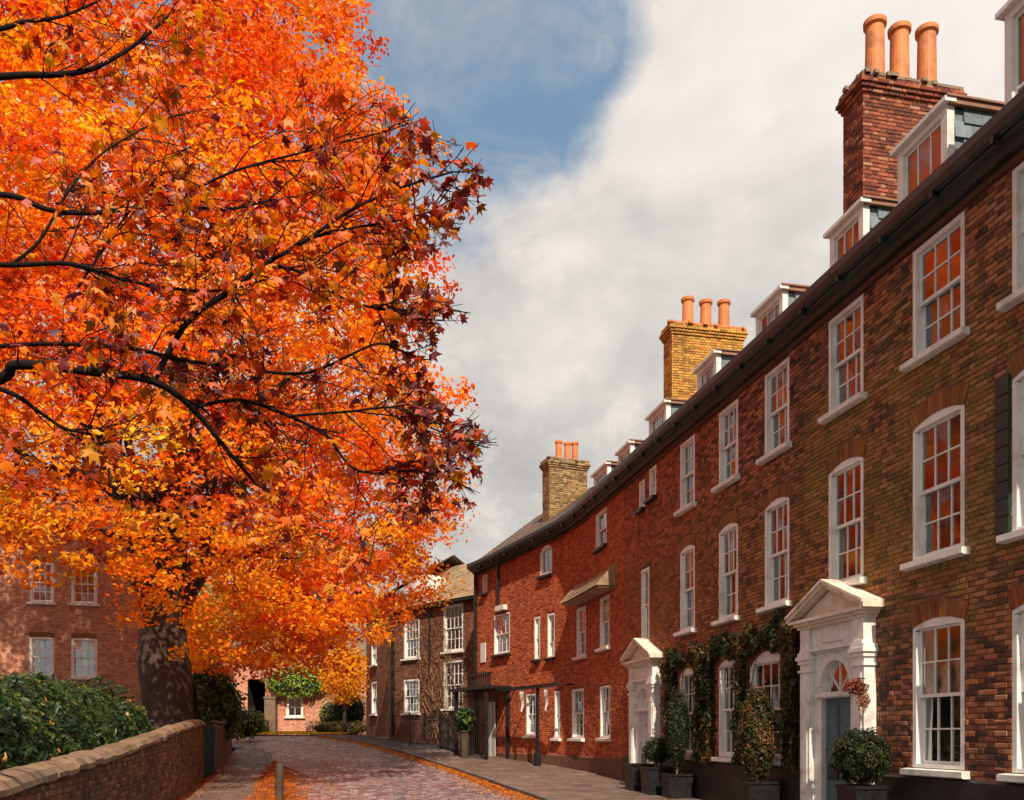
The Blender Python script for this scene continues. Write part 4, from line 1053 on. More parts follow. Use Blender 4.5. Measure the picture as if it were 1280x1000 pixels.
# wheelie bin
bp = WFr.W(np.array([27.5]), np.array([-.12]), np.array([0.]))[0]; g = float(gz(bp[1]))-.0
wb = root('wheelie_bin', 'tall black wheelie bin standing in the gap of the brick garden wall', 'bin', (bp[0], bp[1], g), ang)
def lbox(name, parent, mat, x0, x1, y0, y1, z0, z1, taper=0):
    B = MATW[parent.name if parent.parent is None else parent.parent.name]; mb = MB()
    t = taper; v = np.array([(x0+t, y0+t, z0), (x1-t, y0+t, z0), (x1-t, y1-t, z0), (x0+t, y1-t, z0), (x0, y0, z1), (x1, y0, z1), (x1, y1, z1), (x0, y1, z1)])
    v = v @ np.array(B)[:3, :3].T+np.array(B)[:3, 3]; mb.add(v, [(0, 3, 2, 1), (4, 5, 6, 7), (0, 1, 5, 4), (1, 2, 6, 5), (2, 3, 7, 6), (3, 0, 4, 7)], .5); return mb.build(name, mat, parent)
bd = lbox('body', wb, M['black'], -.38, .38, -.36, .36, .04, 1.42, .07); lbox('lid', wb, M['black'], -.43, .43, -.41, .42, 1.42, 1.5); lbox('lid_ridge', wb, M['black'], -.3, .3, -.3, .3, 1.5, 1.56, -.04)
mb = MB()
for sx in (-1, 1):
    B = MATW[wb.name]; a = B @ Vector((sx*.3, .36, .1)); b = B @ Vector((sx*.38, .36, .1)); mb = MB(); mb.tube([a, b], .1, 14); mb.build('wheel', M['black'], wb)
lbox('handle', wb, M['black'], -.3, .3, .42, .47, 1.38, 1.42)

# wooden post
bo = root('wooden_post', 'old wooden post standing among fallen leaves at the left kerb', 'post', (-4.93, 18.6, float(gz(18.6))-.1))
mb = MB(); n = 9; B = (-4.93, 18.6, float(gz(18.6))-.1)
prof = [(.085, 0), (.085, .85), (.078, .93), (.05, .97)]
v = []; 
for r, z in prof:
    for k in range(10):
        th = 2*math.pi*k/10; v.append((B[0]+r*math.cos(th)*1.1+.02*z, B[1]+r*math.sin(th)*(1+.1*math.sin(k*3)), B[2]+z))
f = [(i*10+k, i*10+(k+1) % 10, (i+1)*10+(k+1) % 10, (i+1)*10+k) for i in range(3) for k in range(10)]+[(30, 30+k, 31+k, 31+k) for k in range(1, 9)]
mb.add(v, f); mb.build('shaft', M['wood'], bo)
mb = MB(); mb.tube([(B[0]+.0, B[1], B[2]-.1), (B[0], B[1], B[2]+.12)], [.15, .11], 10); mb.build('base', M['wood'], bo)

# ------------------------------------------------------------------ foliage
MAPLE = []
for a, r in [(0, 1.), (20, .52), (48, .93), (72, .45), (102, .72), (140, .34), (180, .18), (220, .34), (258, .72), (288, .45), (312, .93), (340, .52)]:
    MAPLE.append((math.sin(R(a))*r, math.cos(R(a))*r*.95, -.42*r*r+.1*math.sin(3*R(a))))
MAPLE_V = np.array([(0, 0, .04)]+MAPLE); MAPLE_F = np.array([(0, 1+i, 1+(i+1) % 12) for i in range(12)])
DIAM_V = np.array([(0, -.5, 0), (.36, .05, .1), (0, .6, -.06), (-.36, .05, .1)]); DIAM_F = np.array([(0, 1, 2), (0, 2, 3)])
LAUR_V = np.array([(0, -.6, 0), (.22, -.15, .06), (.2, .25, .04), (0, .62, -.1), (-.2, .25, .04), (-.22, -.15, .06), (0, 0, -.02)]); LAUR_F = np.array([(6, 0, 1), (6, 1, 2), (6, 2, 3), (6, 3, 4), (6, 4, 5), (6, 5, 0)])
STAR_V = np.array([(0, -.5, 0), (.12, -.08, .03), (.5, .1, -.08), (.13, .15, .03), (0, .62, -.1), (-.13, .15, .03), (-.5, .1, -.08), (-.12, -.08, .03)]); STAR_F = np.array([(0, 1, 7), (1, 2, 3), (3, 4, 5), (5, 6, 7), (1, 3, 5), (1, 5, 7)])
def leaves(name, C, size, col, mat, parent=None, V=DIAM_V, F=DIAM_F, normal=None, spread=.7, tip=None, tipspread=1.):
    n = len(C); C = np.asarray(C, float)
    nv = rng.normal(0, 1, (n, 3))*spread
    if normal is None: normal = np.array([(0, 0, 1.)])
    nv = nv+normal; nv /= np.linalg.norm(nv, axis=1, keepdims=True)+1e-9
    t = rng.normal(0, 1, (n, 3))*tipspread
    if tip is not None: t = t+tip
    t -= nv*np.sum(t*nv, 1, keepdims=True); t /= np.linalg.norm(t, axis=1, keepdims=True)+1e-9
    b = np.cross(t, nv); size = np.broadcast_to(size, (n,))
    v = C[:, None]+size[:, None, None]*(V[None, :, 0:1]*b[:, None]+V[None, :, 1:2]*t[:, None]+V[None, :, 2:3]*nv[:, None])
    k = len(V); Fi = (F[None]+(np.arange(n)*k)[:, None, None]).reshape(-1)
    v = v.reshape(-1, 3)
    if parent is not None:
        p = parent
        while p.parent is not None: p = p.parent
        mi = np.array(MATW[p.name].inverted()); v = v @ mi[:3, :3].T+mi[:3, 3]
    me = bpy.data.meshes.new(name); set_mesh(me, v, Fi, np.full(n*len(F), 3))
    a = me.attributes.new('col', 'FLOAT_COLOR', 'POINT'); cc = np.concatenate([np.repeat(np.asarray(col), k, 0), np.ones((n*k, 1))], 1).astype(np.float32); a.data.foreach_set('color', cc.ravel())
    me.materials.append(mat); o = bpy.data.objects.new(name, me); COL.objects.link(o)
    if parent is not None: o.parent = parent
    return o
def pal(cols, idx_f):
    """interpolate palette by idx_f in 0..1"""
    cols = np.array(cols); x = np.clip(idx_f, 0, .9999)*(len(cols)-1); i = x.astype(int); f = (x-i)[:, None]
    return cols[i]*(1-f)+cols[i+1]*f
AUT = [(.3, .035, .02), (.7, .07, .012), (.88, .15, .008), (.97, .27, .008), (.98, .42, .012), (.95, .58, .04)]

# big maple with a stout trunk behind the garden wall
TB = (-10.35, 26.3)
tg = float(gz(TB[1]))
big = root('maple_tree', 'huge orange maple with a stout dark trunk standing behind the garden wall', 'tree', (TB[0], TB[1], tg))
mb = MB()
def limb(mb, p, d, L_, r, depth, ends, gravity=.0, sides=8, wig=.25, minr=.012, branch=(3, 5), taper=.55, inside=None):
    p = Vector(p); d = Vector(d).normalized(); n = max(3, int(L_/.7)+2); pts = [p.copy()]; rad = [r]
    for i in range(n):
        d = (d+Vector((random.gauss(0, wig), random.gauss(0, wig), random.gauss(0, wig)+gravity))*.35).normalized(); q_ = p+d*L_/n
        if inside and not inside(q_): break
        p = q_; pts.append(p.copy()); rad.append(max(minr, r*(1-(1-taper)*(i+1)/n)))
    if len(pts) < 3: return
    n = len(pts)-1
    if inside: rad = [q*(1-.5*i/n) for i, q in enumerate(rad)]
    mb.tube(pts, rad, sides, cap=False); ends.append((pts[-1].copy(), d.copy(), depth))
    if depth > 0:
        for k in range(random.randint(*branch)):
            i = random.randint(min(n, max(1, n//3)), n); q = pts[i]; e = Vector((random.gauss(0, 1), random.gauss(0, 1), random.gauss(0, .55)+.1)).normalized()
            limb(mb, q, (d*.55+e*.75), L_*random.uniform(.5, .75), rad[i]*.6, depth-1, ends, gravity*.5, max(4, sides-2), wig, minr, branch, taper, inside)
_CZ = [2.2, 3.6, 5.4, 8, 11, 15, 18.6, 21.7, 24.5, 26.5]; _CR = [5.6, 7.4, 9.3, 8.4, 8.2, 8.0, 7.1, 5.9, 3.8, .8]
def in_crown(p):
    if 640+1100*p.x/p.y < 160 and (p.z-EYE)/p.y < .22: return False
    return math.hypot(p.x-TB[0]+.75, p.y-TB[1]) < .84*np.interp(p.z-EYE, _CZ, _CR) or p.z < 6.2
mb.tube([(TB[0]+.1*math.sin(z), TB[1], tg-.2+z) for z in (0, .25, .7, 1.5, 2.6, 3.6, 4.6)], [1.15, .92, .78, .73, .72, .76, .66], 18)
ends = []
for k in range(9):
    a = k*2*math.pi/9+random.uniform(-.3, .3); limb(mb, (TB[0]+.3*math.cos(a), TB[1]+.3*math.sin(a), tg+4.3+random.uniform(0, .8)), (math.cos(a), math.sin(a), random.uniform(1.0, 2.0)+(1.2 if math.cos(a) < -.2 else 0)), random.uniform(5.5, 8), .3, 3, ends, .06, 8, inside=in_crown)
limb(mb, (TB[0], TB[1], tg+4.4), (0.05, 0, 1), 12, .5, 3, ends, .1, 10, inside=in_crown)
mb.build('trunk', M['bark'], big, smooth=True)
def crown_r(z):   # z eye-relative -> radius
    return np.interp(z, [2.2, 3.6, 5.4, 8, 11, 15, 18.6, 21.7, 24.5, 26.5], [5.6, 7.4, 9.3, 8.4, 8.2, 8.0, 7.1, 5.9, 3.8, .8])
def crown():
    n = 4700; zc = rng.uniform(2.1, 26, n); th = rng.uniform(0, 2*math.pi, n); u = rng.random(n)
    lump = 1+.09*np.sin(3*th+zc*.9)+.07*np.sin(7*th-zc*1.7)+.06*np.sin(zc*2.3+5*th)
    rad = crown_r(zc)*lump*(1-.62*u**2.0)
    keep = rng.random(n) < np.clip(crown_r(zc)/8.3, .15, 1)
    cx = TB[0]-.75+rad*np.cos(th); cy = TB[1]+rad*np.sin(th)
    keep &= ~((zc < 5.2+.0) & (cx < TB[0]-3.2))
    keep &= ~((zc < 3.0) & (cy < TB[1]-3.))
    ppx = 640+1100*cx/cy; keep &= ~((zc/cy < .2+.02*np.sin(ppx/9)) & (ppx < 165)); keep &= ~((zc/cy < .13) & (ppx < 190))
    C = np.stack([cx, cy, zc+EYE], 1)[keep]; th = th[keep]; zc = zc[keep]; rr = (rad/crown_r(zc if False else rad*0+10))[keep] if False else None
    m = len(C); per = 66
    cr = rng.uniform(.45, .95, m)
    off = rng.normal(0, 1, (m, per, 3)); off /= np.linalg.norm(off, axis=2, keepdims=True); off *= (rng.random((m, per, 1))**.45)*cr[:, None, None]
    off[..., 2] *= .5; off[..., 2] -= .18*np.hypot(off[..., 0], off[..., 1])
    P = (C[:, None]+off).reshape(-1, 3)
    dx = (C[:, 0]-TB[0])/8; q = .56+.16*np.sin(C[:, 2]*.7+th*2)+rng.normal(0, .17, m)-.12*np.clip(dx-.4, 0, 1)*(C[:, 2] > 8)+.1*(C[:, 2] < 8)
    q = np.repeat(q, per)+rng.normal(0, .09, m*per)
    col = pal(AUT, q)*rng.uniform(.7, 1.1, (m*per, 1))*np.repeat(rng.uniform(.72, 1.3, (m, 1)), per, 0)  # random leaf tone; the per-clump factor paints dark gaps into the crown
    nrm = np.repeat(np.stack([np.cos(th)*.35, np.sin(th)*.35, np.full(m, .9)], 1), per, 0)
    return leaves('crown', P, rng.uniform(.1, .19, m*per), col, M['leaf_autumn'], big, STAR_V[[0, 2, 4, 6]] if False else DIAM_V, DIAM_F, nrm, .75)
crown()

# near maple: trunk stands outside the picture on the left, limbs reach across
NT_ = (-6.3, 6.2)
near = root('maple_tree', 'nearer dark red maple whose thin black limbs reach in from the left edge', 'tree', (NT_[0], NT_[1], float(gz(6))))
def wp(px, py, Z): return Vector(((px-640)/1100*Z, Z, EYE+(918-py)/1100*Z))
bm_ = MB(); tips = []
bm_.tube([(NT_[0], NT_[1], -.3), (NT_[0]+.02, NT_[1], .4), (NT_[0]+.1, NT_[1], 2), (NT_[0]+.05, NT_[1], 4), (NT_[0]-.05, NT_[1]+.1, 6.2), (NT_[0], NT_[1]+.3, 8.5)], [.42, .3, .26, .22, .16, .08], 14)
def spline(pts, n=5):
    out = []; P = [pts[0]]+pts+[pts[-1]]
    for i in range(1, len(P)-2):
        a, b, c, d = P[i-1], P[i], P[i+1], P[i+2]
        for k in range(n):
            t = k/n; out.append(.5*((2*b)+(c-a)*t+(2*a-5*b+4*c-d)*t*t+(3*b-a-3*c+d)*t**3))
    out.append(P[-2]); return out
_LY = [100, 140, 175, 205, 235, 275, 315, 345, 372, 392, 412, 440, 475, 510, 545, 565, 600, 635, 665, 700]
_LX = [455, 500, 570, 612, 600, 590, 545, 505, 560, 592, 560, 540, 528, 560, 608, 612, 596, 582, 520, 470]
def reach(p):      # how far the outer sprays hang over the street at this height
    px = 640+1100*p[0]/p[1]; py = 918-1100*(p[2]-EYE)/p[1]
    return np.interp(py, _LY, _LX)-px
def twig(p, d, L_, r, depth, Zdrift=0):
    n = max(3, int(L_/.1)); pts = [p.copy()]; d = d.normalized()
    for i in range(n):
        if reach(p) < 8: break
        d = (d+Vector((random.gauss(0, .16), random.gauss(0, .16), random.gauss(0, .16)-.012))).normalized(); p = p+d*L_/n; pts.append(p.copy())
    n = len(pts)-1
    if n < 1: return
    bm_.tube(pts, [max(.0022, r*(1-.75*i/n)) for i in range(n+1)], 5, cap=False)
    for i in range(1, n+1):
        if depth <= 1: tips.append((pts[i], d.copy()))
    if depth > 0:
        for k in range(random.choice((2, 3, 3, 4))):
            i = random.randint(1, n); e = Vector((random.gauss(0, .8), random.gauss(0, .7), random.gauss(0, .7)))
            twig(pts[i], d*.9+e*.75, L_*random.uniform(.4, .65), r*.55, depth-1)
LIMBS = [
 ([(-120, 520, 6.0), (0, 474, 5.9), (22, 456, 5.8), (120, 465, 5.7), (192, 477, 5.8), (240, 510, 6.0), (285, 564, 6.2), (325, 610, 6.4)], .05, 5),
 ([(192, 477, 5.8), (228, 411, 5.8), (261, 381, 5.8), (300, 354, 5.8), (332, 330, 5.8), (386, 298, 5.9), (440, 262, 6.0), (500, 235, 6.1), (565, 215, 6.2)], .032, 6),
 ([(332, 332, 5.8), (375, 340, 5.9), (440, 378, 6.0), (500, 387, 6.1), (555, 386, 6.2)], .017, 4),
 ([(386, 298, 5.9), (440, 285, 6.1), (500, 275, 6.2), (545, 262, 6.3)], .012, 3),
 ([(-160, 120, 6.3), (0, 96, 6.6), (75, 93, 6.7), (120, 84, 6.7), (171, 54, 6.9), (210, 20, 7.1)], .035, 4),
 ([(-140, 60, 6.5), (0, 36, 6.6), (25, 28, 6.7), (75, 21, 6.8), (120, 3, 7.0)], .026, 3),
 ([(-160, 250, 6.1), (0, 243, 6.1), (60, 262, 6.1), (120, 266, 6.1), (210, 255, 6.2), (280, 262, 6.3), (340, 250, 6.5)], .028, 4),
 ([(-160, 320, 5.6), (0, 331, 5.6), (90, 330, 5.6), (165, 352, 5.7), (261, 364, 5.8), (330, 350, 5.9)], .022, 4),
 ([(-160, 440, 5.4), (0, 486, 5.5), (45, 512, 5.6), (80, 535, 5.7), (117, 543, 5.8)], .022, 3),
 ([(-60, 440, 6.3), (130, 432, 6.3), (240, 452, 6.3), (361, 467, 6.4), (408, 458, 6.5), (470, 430, 6.6), (505, 440, 6.6), (530, 450, 6.6)], .018, 5),
 ([(240, 510, 6.0), (300, 500, 6.1), (361, 520, 6.1), (408, 545, 6.2), (437, 582, 6.2), (470, 592, 6.3), (520, 588, 6.3), (565, 600, 6.3)], .02, 5),
 ([(361, 520, 6.1), (430, 515, 6.0), (500, 510, 6.0), (540, 535, 6.0), (580, 550, 6.0)], .014, 5),
 ([(15, 330, 5.8), (50, 300, 5.9), (85, 240, 6.1), (130, 190, 6.3), (200, 150, 6.5)], .016, 3),
 ([(98, 358, 5.6), (120, 325, 5.7), (150, 280, 5.8), (190, 230, 5.9)], .012, 2),
 ([(210, 255, 6.2), (290, 215, 6.3), (380, 190, 6.4), (440, 175, 6.4), (480, 165, 6.4)], .013, 4)]
NTV = Vector((NT_[0], NT_[1], 0))
for pts, r, nt_ in LIMBS:
    P = [wp(*q) for q in pts]
    if pts[0][0] < 0: st_ = NTV+Vector((.1, 0, max(1.8, P[0].z-.5))); P = [st_]+P; rr0 = r*1.5
    else: rr0 = r
    S = spline(P, 6); n = len(S)
    bm_.tube(S, [rr0*.55*(1-.8*i/n)+.003 for i in range(n)], 8, cap=False)
    i0 = int(n*.3) if pts[0][0] < 0 else 3
    for k in range(nt_*3):
        i = random.randint(i0, n-1); dd = (S[min(i+1, n-1)]-S[i-1]).normalized(); e = Vector((random.gauss(.1, .5), random.gauss(0, .6), random.gauss(0, .7)))
        twig(S[i], dd*.8+e*.8, random.uniform(.35, .85), .006, 2)
    twig(S[-1], (S[-1]-S[-3]), .45, .006, 2)
# more limbs on the hidden side so the tree is whole
for k in range(7):
    a = R(110+k*25); e_ = []; limb(bm_, (NT_[0], NT_[1], 3+k*.7), (math.cos(a), math.sin(a), .6), 2.6, .06, 1, e_, .02, 6, .2, .006)
    for p, d, dp in e_:
        for j in range(3): twig(p, d+Vector((random.gauss(0, .6), random.gauss(0, .6), random.gauss(0, .4))), .6, .006, 1)
bm_.build('branches', M['bark_dark'], near, smooth=True)
def near_leaves():
    idx = rng.permutation(len(tips))[:9000]; P = np.array([tips[i][0] for i in idx]); D = np.array([tips[i][1] for i in idx]); n = len(P)
    P = P+rng.normal(0, .045, (n, 3)); P[:, 2] -= .03
    ppx = 640+1100*P[:, 0]/P[:, 1]; ppy = 918-1100*(P[:, 2]-EYE)/P[:, 1]; lim = np.interp(ppy, _LY, _LX); kk = (rng.random(n) < np.where(ppx > 480, .75, .36+.25*np.exp(-((ppy-(395+.28*ppx))/50.)**2)*(ppx < 330))) & (ppx < lim+rng.normal(2, 7, n)); P = P[kk]; D = D[kk]; n = len(P)
    px = 640+1100*P[:, 0]/P[:, 1]; py = 918-1100*(P[:, 2]-EYE)/P[:, 1]
    # older shoots carry purple leaves, the rest are red and orange
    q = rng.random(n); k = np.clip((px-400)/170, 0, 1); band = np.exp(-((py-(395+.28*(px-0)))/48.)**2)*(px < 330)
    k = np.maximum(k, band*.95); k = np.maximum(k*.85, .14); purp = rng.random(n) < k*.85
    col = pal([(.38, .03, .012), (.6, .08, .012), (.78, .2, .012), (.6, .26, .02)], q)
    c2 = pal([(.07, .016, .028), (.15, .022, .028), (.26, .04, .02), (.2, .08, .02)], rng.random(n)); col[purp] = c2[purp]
    tip = D*.5+np.array([(0, 0, -.55)])
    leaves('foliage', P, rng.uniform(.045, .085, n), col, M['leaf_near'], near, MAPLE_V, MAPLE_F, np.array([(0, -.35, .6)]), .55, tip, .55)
near_leaves()
print('near tips', len(tips))

def blob_leaves(name, parent, cen, rad, n, size, cols, mat, shape='laur', squash=1., shell_=.55, spread=.5, boxy=False):
    cen = np.array(cen); d = rng.normal(0, 1, (n, 3)); d /= np.linalg.norm(d, axis=1, keepdims=True)
    if boxy: m = np.max(np.abs(d), axis=1, keepdims=True); d = d/m**.8
    lump = 1+.12*np.sin(d[:, 0]*9+cen[0])*np.sin(d[:, 2]*8+1)+.08*np.sin(d[:, 1]*17)
    r = (1-(1-shell_)*rng.random(n)**1.8)*lump*rng.uniform(.93, 1.07, n)
    P = cen+d*r[:, None]*np.array(rad)
    V, F = (LAUR_V, LAUR_F) if shape == 'laur' else (DIAM_V, DIAM_F)
    cl = .5+.22*np.sin(P[:, 0]*5)*np.sin(P[:, 2]*6+P[:, 1]*4)+rng.normal(0, .22, n)
    nn = d*np.array([(1, 1, 1)])+np.array([(0, 0, .3)])
    return leaves(name, P, rng.uniform(size*.7, size*1.25, n), pal(cols, cl), mat, parent, V, F, nn, spread, np.array([(0, 0, -.3)]), .8)
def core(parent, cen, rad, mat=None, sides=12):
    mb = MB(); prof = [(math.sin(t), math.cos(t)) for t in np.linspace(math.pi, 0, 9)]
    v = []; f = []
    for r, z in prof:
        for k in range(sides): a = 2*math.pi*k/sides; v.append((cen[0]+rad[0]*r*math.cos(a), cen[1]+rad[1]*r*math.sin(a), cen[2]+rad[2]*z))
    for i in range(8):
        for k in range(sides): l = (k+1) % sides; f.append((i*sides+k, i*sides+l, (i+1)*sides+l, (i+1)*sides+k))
    mb.add(v, f, .5); return mb.build('inner_shade_core', mat or M['hedge_core'], parent)  # solid dark body inside the leaves, coloured as their inner shade
GREEN = [(.008, .022, .006), (.018, .045, .01), (.04, .08, .015), (.09, .13, .022)]
DGREEN = [(.006, .01, .004), (.014, .024, .006), (.026, .036, .009), (.07, .05, .015)]
GY = [(.05, .09, .012), (.12, .16, .02), (.25, .24, .03), (.32, .3, .04)]
# laurel hedge behind the wall
hd = root('laurel_hedge', 'glossy dark green laurel hedge spilling over the garden wall at the left', 'hedge', (-6.5, 11, 0))
def hedge():
    n = 27000; s = rng.uniform(5.5, 20.6, n); th = rng.uniform(-.35, math.pi+.2, n); r = 1-.35*rng.random(n)**2
    lump = 1+.1*np.sin(s*3.1)*np.sin(th*4)+.07*np.sin(s*7.3+th*3)
    endf = np.sqrt(np.clip((21.1-s)/1.6, .05, 1)); tp = np.interp(s, [6, 20], [1.04, 1.52])
    y = -1.35+1.05*np.cos(th)*r*lump; z = 1.05+tp*np.clip(np.sin(th), -.3, 1)*r*lump*endf*(1+.06*np.sin(s*1.9))
    nn = WFr.W(s, y*0, z*0); P = WFr.W(s, y, z)
    a = np.stack([np.cos(th)*.97, np.cos(th)*.0+.0*s-.25, np.sin(th)], 1)
    cols = .75*pal(GREEN+[(.16, .16, .03)], .36+.2*np.sin(s*2.2+th*2.5)+rng.normal(0, .2, n)); yl = rng.random(n) < .012; cols[yl] = (.4, .2, .03)
    leaves('foliage', P, rng.uniform(.075, .14, n), cols, M['leaf_green'], hd, LAUR_V, LAUR_F, a, .45, np.array([(0, 0, -.5)]), .8)
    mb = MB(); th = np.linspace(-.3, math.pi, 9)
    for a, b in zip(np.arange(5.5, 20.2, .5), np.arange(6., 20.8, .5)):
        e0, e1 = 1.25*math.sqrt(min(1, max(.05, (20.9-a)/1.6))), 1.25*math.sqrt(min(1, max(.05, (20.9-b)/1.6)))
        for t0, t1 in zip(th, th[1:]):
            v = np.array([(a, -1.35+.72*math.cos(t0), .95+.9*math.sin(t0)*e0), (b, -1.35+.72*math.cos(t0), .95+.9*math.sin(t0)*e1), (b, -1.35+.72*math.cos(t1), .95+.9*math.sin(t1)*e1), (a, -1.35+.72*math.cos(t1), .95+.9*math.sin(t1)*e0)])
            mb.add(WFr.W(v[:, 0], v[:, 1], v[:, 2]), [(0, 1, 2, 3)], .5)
    mb.build('inner_shade_core', M['hedge_core'], hd)  # dark sheet under the hedge leaves, its colour standing in for shade
hedge()
def bush(name, label, cat, c, rad, n, size, cols, shape='laur', group=None, boxy=False, mat=None, stem=None, corek=.85, spread=.5):
    g = float(gz(c[1])); r_ = root(name, label, cat, (c[0], c[1], g), group=group)
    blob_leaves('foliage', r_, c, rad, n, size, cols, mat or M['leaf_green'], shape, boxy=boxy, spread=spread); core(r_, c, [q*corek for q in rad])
    if stem: mb = MB(); mb.tube([(c[0], c[1], stem[0]), (c[0], c[1], c[2])], stem[1], 8); mb.build('stem', M['stem'], r_)
    return r_
def at(px, Z, z): return ((px-640)/1100*Z, Z, EYE+z)
bush('green_shrub', 'broad leaved green shrub rising behind the wall pier right of the big trunk', 'shrub', at(262, 33, 1.1), (1.2, 1.2, 1.5), 2600, .2, [(.02, .05, .01), (.06, .12, .02), (.14, .2, .03)])
bush('green_shrub', 'low rounded green shrub left of the dark passage at the street end', 'shrub', at(302, 44, .55), (1.3, 1.0, .8), 1500, .16, GY)
bush('green_shrub', 'tall bright leaved shrub with pale blossoms under the orange crown behind the wall', 'shrub', at(252, 38, 2.2), (1.2, 1.2, 1.5), 1500, .2, GY)
bush('green_shrub', 'dark shrub squeezed between the trunk and the wall end', 'shrub', at(237, 27.5, .6), (.7, .6, 1.1), 1200, .14, DGREEN)
bush('climbing_plant', 'lime green climber hanging over the top of the house at the street end', 'climber', at(372, 56.6, 3.4), (2.1, .35, 1.0), 2500, .2, [(.1, .16, .015), (.2, .3, .03), (.32, .4, .06)], mat=M['leaf_green'])
bush('clipped_hedge', 'low clipped brown green hedge at the far end of the road', 'hedge', at(427, 52, .35), (2.0, .5, .42), 2500, .1, [(.05, .05, .01), (.14, .1, .02), (.3, .17, .03)], boxy=True)
bush('clipped_hedge', 'small round hedge beside the pale stone pillar', 'hedge', at(322, 52, .3), (.8, .5, .4), 900, .1, [(.04, .05, .01), (.1, .1, .02), (.3, .17, .03)])
bush('conifer_shrub', 'dark upright evergreen under the yellow tree at the far road end', 'shrub', at(436, 53.5, 1.3), (1.1, .9, 1.6), 2000, .16, DGREEN)
bush('conifer_shrub', 'olive shrub in front of the end house left of the dark evergreen', 'shrub', at(412, 54.5, 1.0), (.7, .6, 1.2), 900, .15, GY)
yt = root('small_tree', 'small bright yellow autumn tree beside the farthest house on the right', 'tree', (at(428, 51, 0)[0], 51, float(gz(51))))
blob_leaves('crown', yt, at(430, 51, 3.5), (1.5, 1.4, 1.7), 4200, .17, [(.6, .2, .01), (.85, .42, .02), (.9, .6, .05)], M['leaf_autumn'], 'd', shell_=.3, spread=.9)
mb = MB(); c = at(430, 51, 0); mb.tube([(c[0], c[1], 1.4), (c[0]+.05, c[1], 3.5), (c[0], c[1], 5.2)], [.12, .09, .03], 8)
for k in range(6): a = k; mb.tube([(c[0], c[1], 3+.3*k), (c[0]+math.cos(a*1.9)*1., c[1]+math.sin(a*1.9)*.9, 4+.32*k)], [.05, .015], 5)
mb.build('trunk', M['bark'], yt)
# trees beyond
for k, (px, Z, z, rx, rz, cols, lab) in enumerate([
  (350, 70, 9.5, 6.5, 6, AUT[2:], 'orange tree behind the end house, nearest the middle of the street'),
  (250, 66, 6.5, 6, 5.5, [(.1, .1, .02), (.3, .2, .03), (.7, .3, .04)], 'olive and orange tree behind the end house, seen left of its roof'),
  (120, 60, 9, 7, 6, AUT[1:5], 'red orange tree beyond the pinkish brick house on the left'),
  (460, 72, 6.5, 5, 5, AUT[2:], 'yellow orange tree behind the farthest house on the right')]):
    c = at(px, Z, z); t_ = root('autumn_tree', lab, 'tree', (c[0], c[1], float(gz(c[1]))), group='autumn trees beyond the end of the street')
    blob_leaves('crown', t_, c, (rx, 4.5, rz), 9000, .38, cols, M['leaf_autumn'], 'd', shell_=.2, spread=.9)
    mb = MB(); mb.tube([(c[0], c[1], 1.2), (c[0], c[1], c[2])], [.4, .2], 8)
    for q in range(7): mb.tube([(c[0], c[1], c[2]-rz*.5+q*.5), (c[0]+math.cos(q*2)*rx*.6, c[1]+math.sin(q*2)*2.5, c[2]+q*.5)], [.15, .03], 5)
    mb.build('trunk', M['bark'], t_)

# climber on house 2
cl = front_root(T, 18., 'climbing_plant', 'dark green and russet climber trained over the ground floor windows of the dark red house', 'climber', y=.1)
def climber():
    n = 52000; s = rng.uniform(15.95, 22.6, n); z = rng.uniform(-.6, 2.35, n)
    topz = 2.12+.12*np.sin(s*5)+.1*np.sin(s*11+1)-.04*(s-16); lowz = 1.62-.0*s+.08*np.sin(s*7)
    keep = (z < topz) & (z > lowz)
    fill = (np.abs(s-19.95) < .45) | (np.abs(s-18.17) < .2) | (s < 16.42) | ((s > 21.6) & (s < 22.2))
    keep |= fill & (z < topz) & (rng.random(n) < np.where(s < 16.42, .9, .75))
    for a, w, zt, rise in ((17.2, 1.45, 1.6, .3), (18.9, .9, 1.6, .16), (21.05, .9, 1.55, .16)):
        lim = zt-rise*(np.clip(np.abs(s-a)/(w/2), 0, 1))**2; keep &= ~((np.abs(s-a) < w/2-.02) & (z < lim-.03) & (z > -.5))
    s, z = s[keep], z[keep]; m = len(s); dep = .05+.2*rng.random(m)*(.6+.4*np.sin(s*9)*np.sin(z*7))
    P = T.W(s, dep, z+EYE); q = .35+.2*np.sin(s*3+z*2)+rng.normal(0, .22, m)
    leaves('foliage', P, rng.uniform(.055, .11, m), pal([(.012, .02, .006), (.03, .04, .01), (.07, .06, .012), (.16, .07, .015), (.25, .09, .02)], q), M['leaf_green'], cl, LAUR_V, LAUR_F, np.array([(-.98, -.2, .35)]), .5, np.array([(0, 0, -.8)]), .7)
    mb = MB()
    for k in range(16):
        s0 = random.choice([16.15, 18.15, 19.85, 21.8])+random.uniform(-.15, .15); pts = []
        for i in range(9): zz = -.7+i*.33; s0 += random.gauss(0, .06); pts.append(tuple(T.W(np.array([s0]), np.array([.04]), np.array([EYE+zz]))[0]))
        mb = MB(); mb.tube(pts, [.018-.0015*i for i in range(9)], 5); mb.build('stem', M['stem'], cl)
climber()
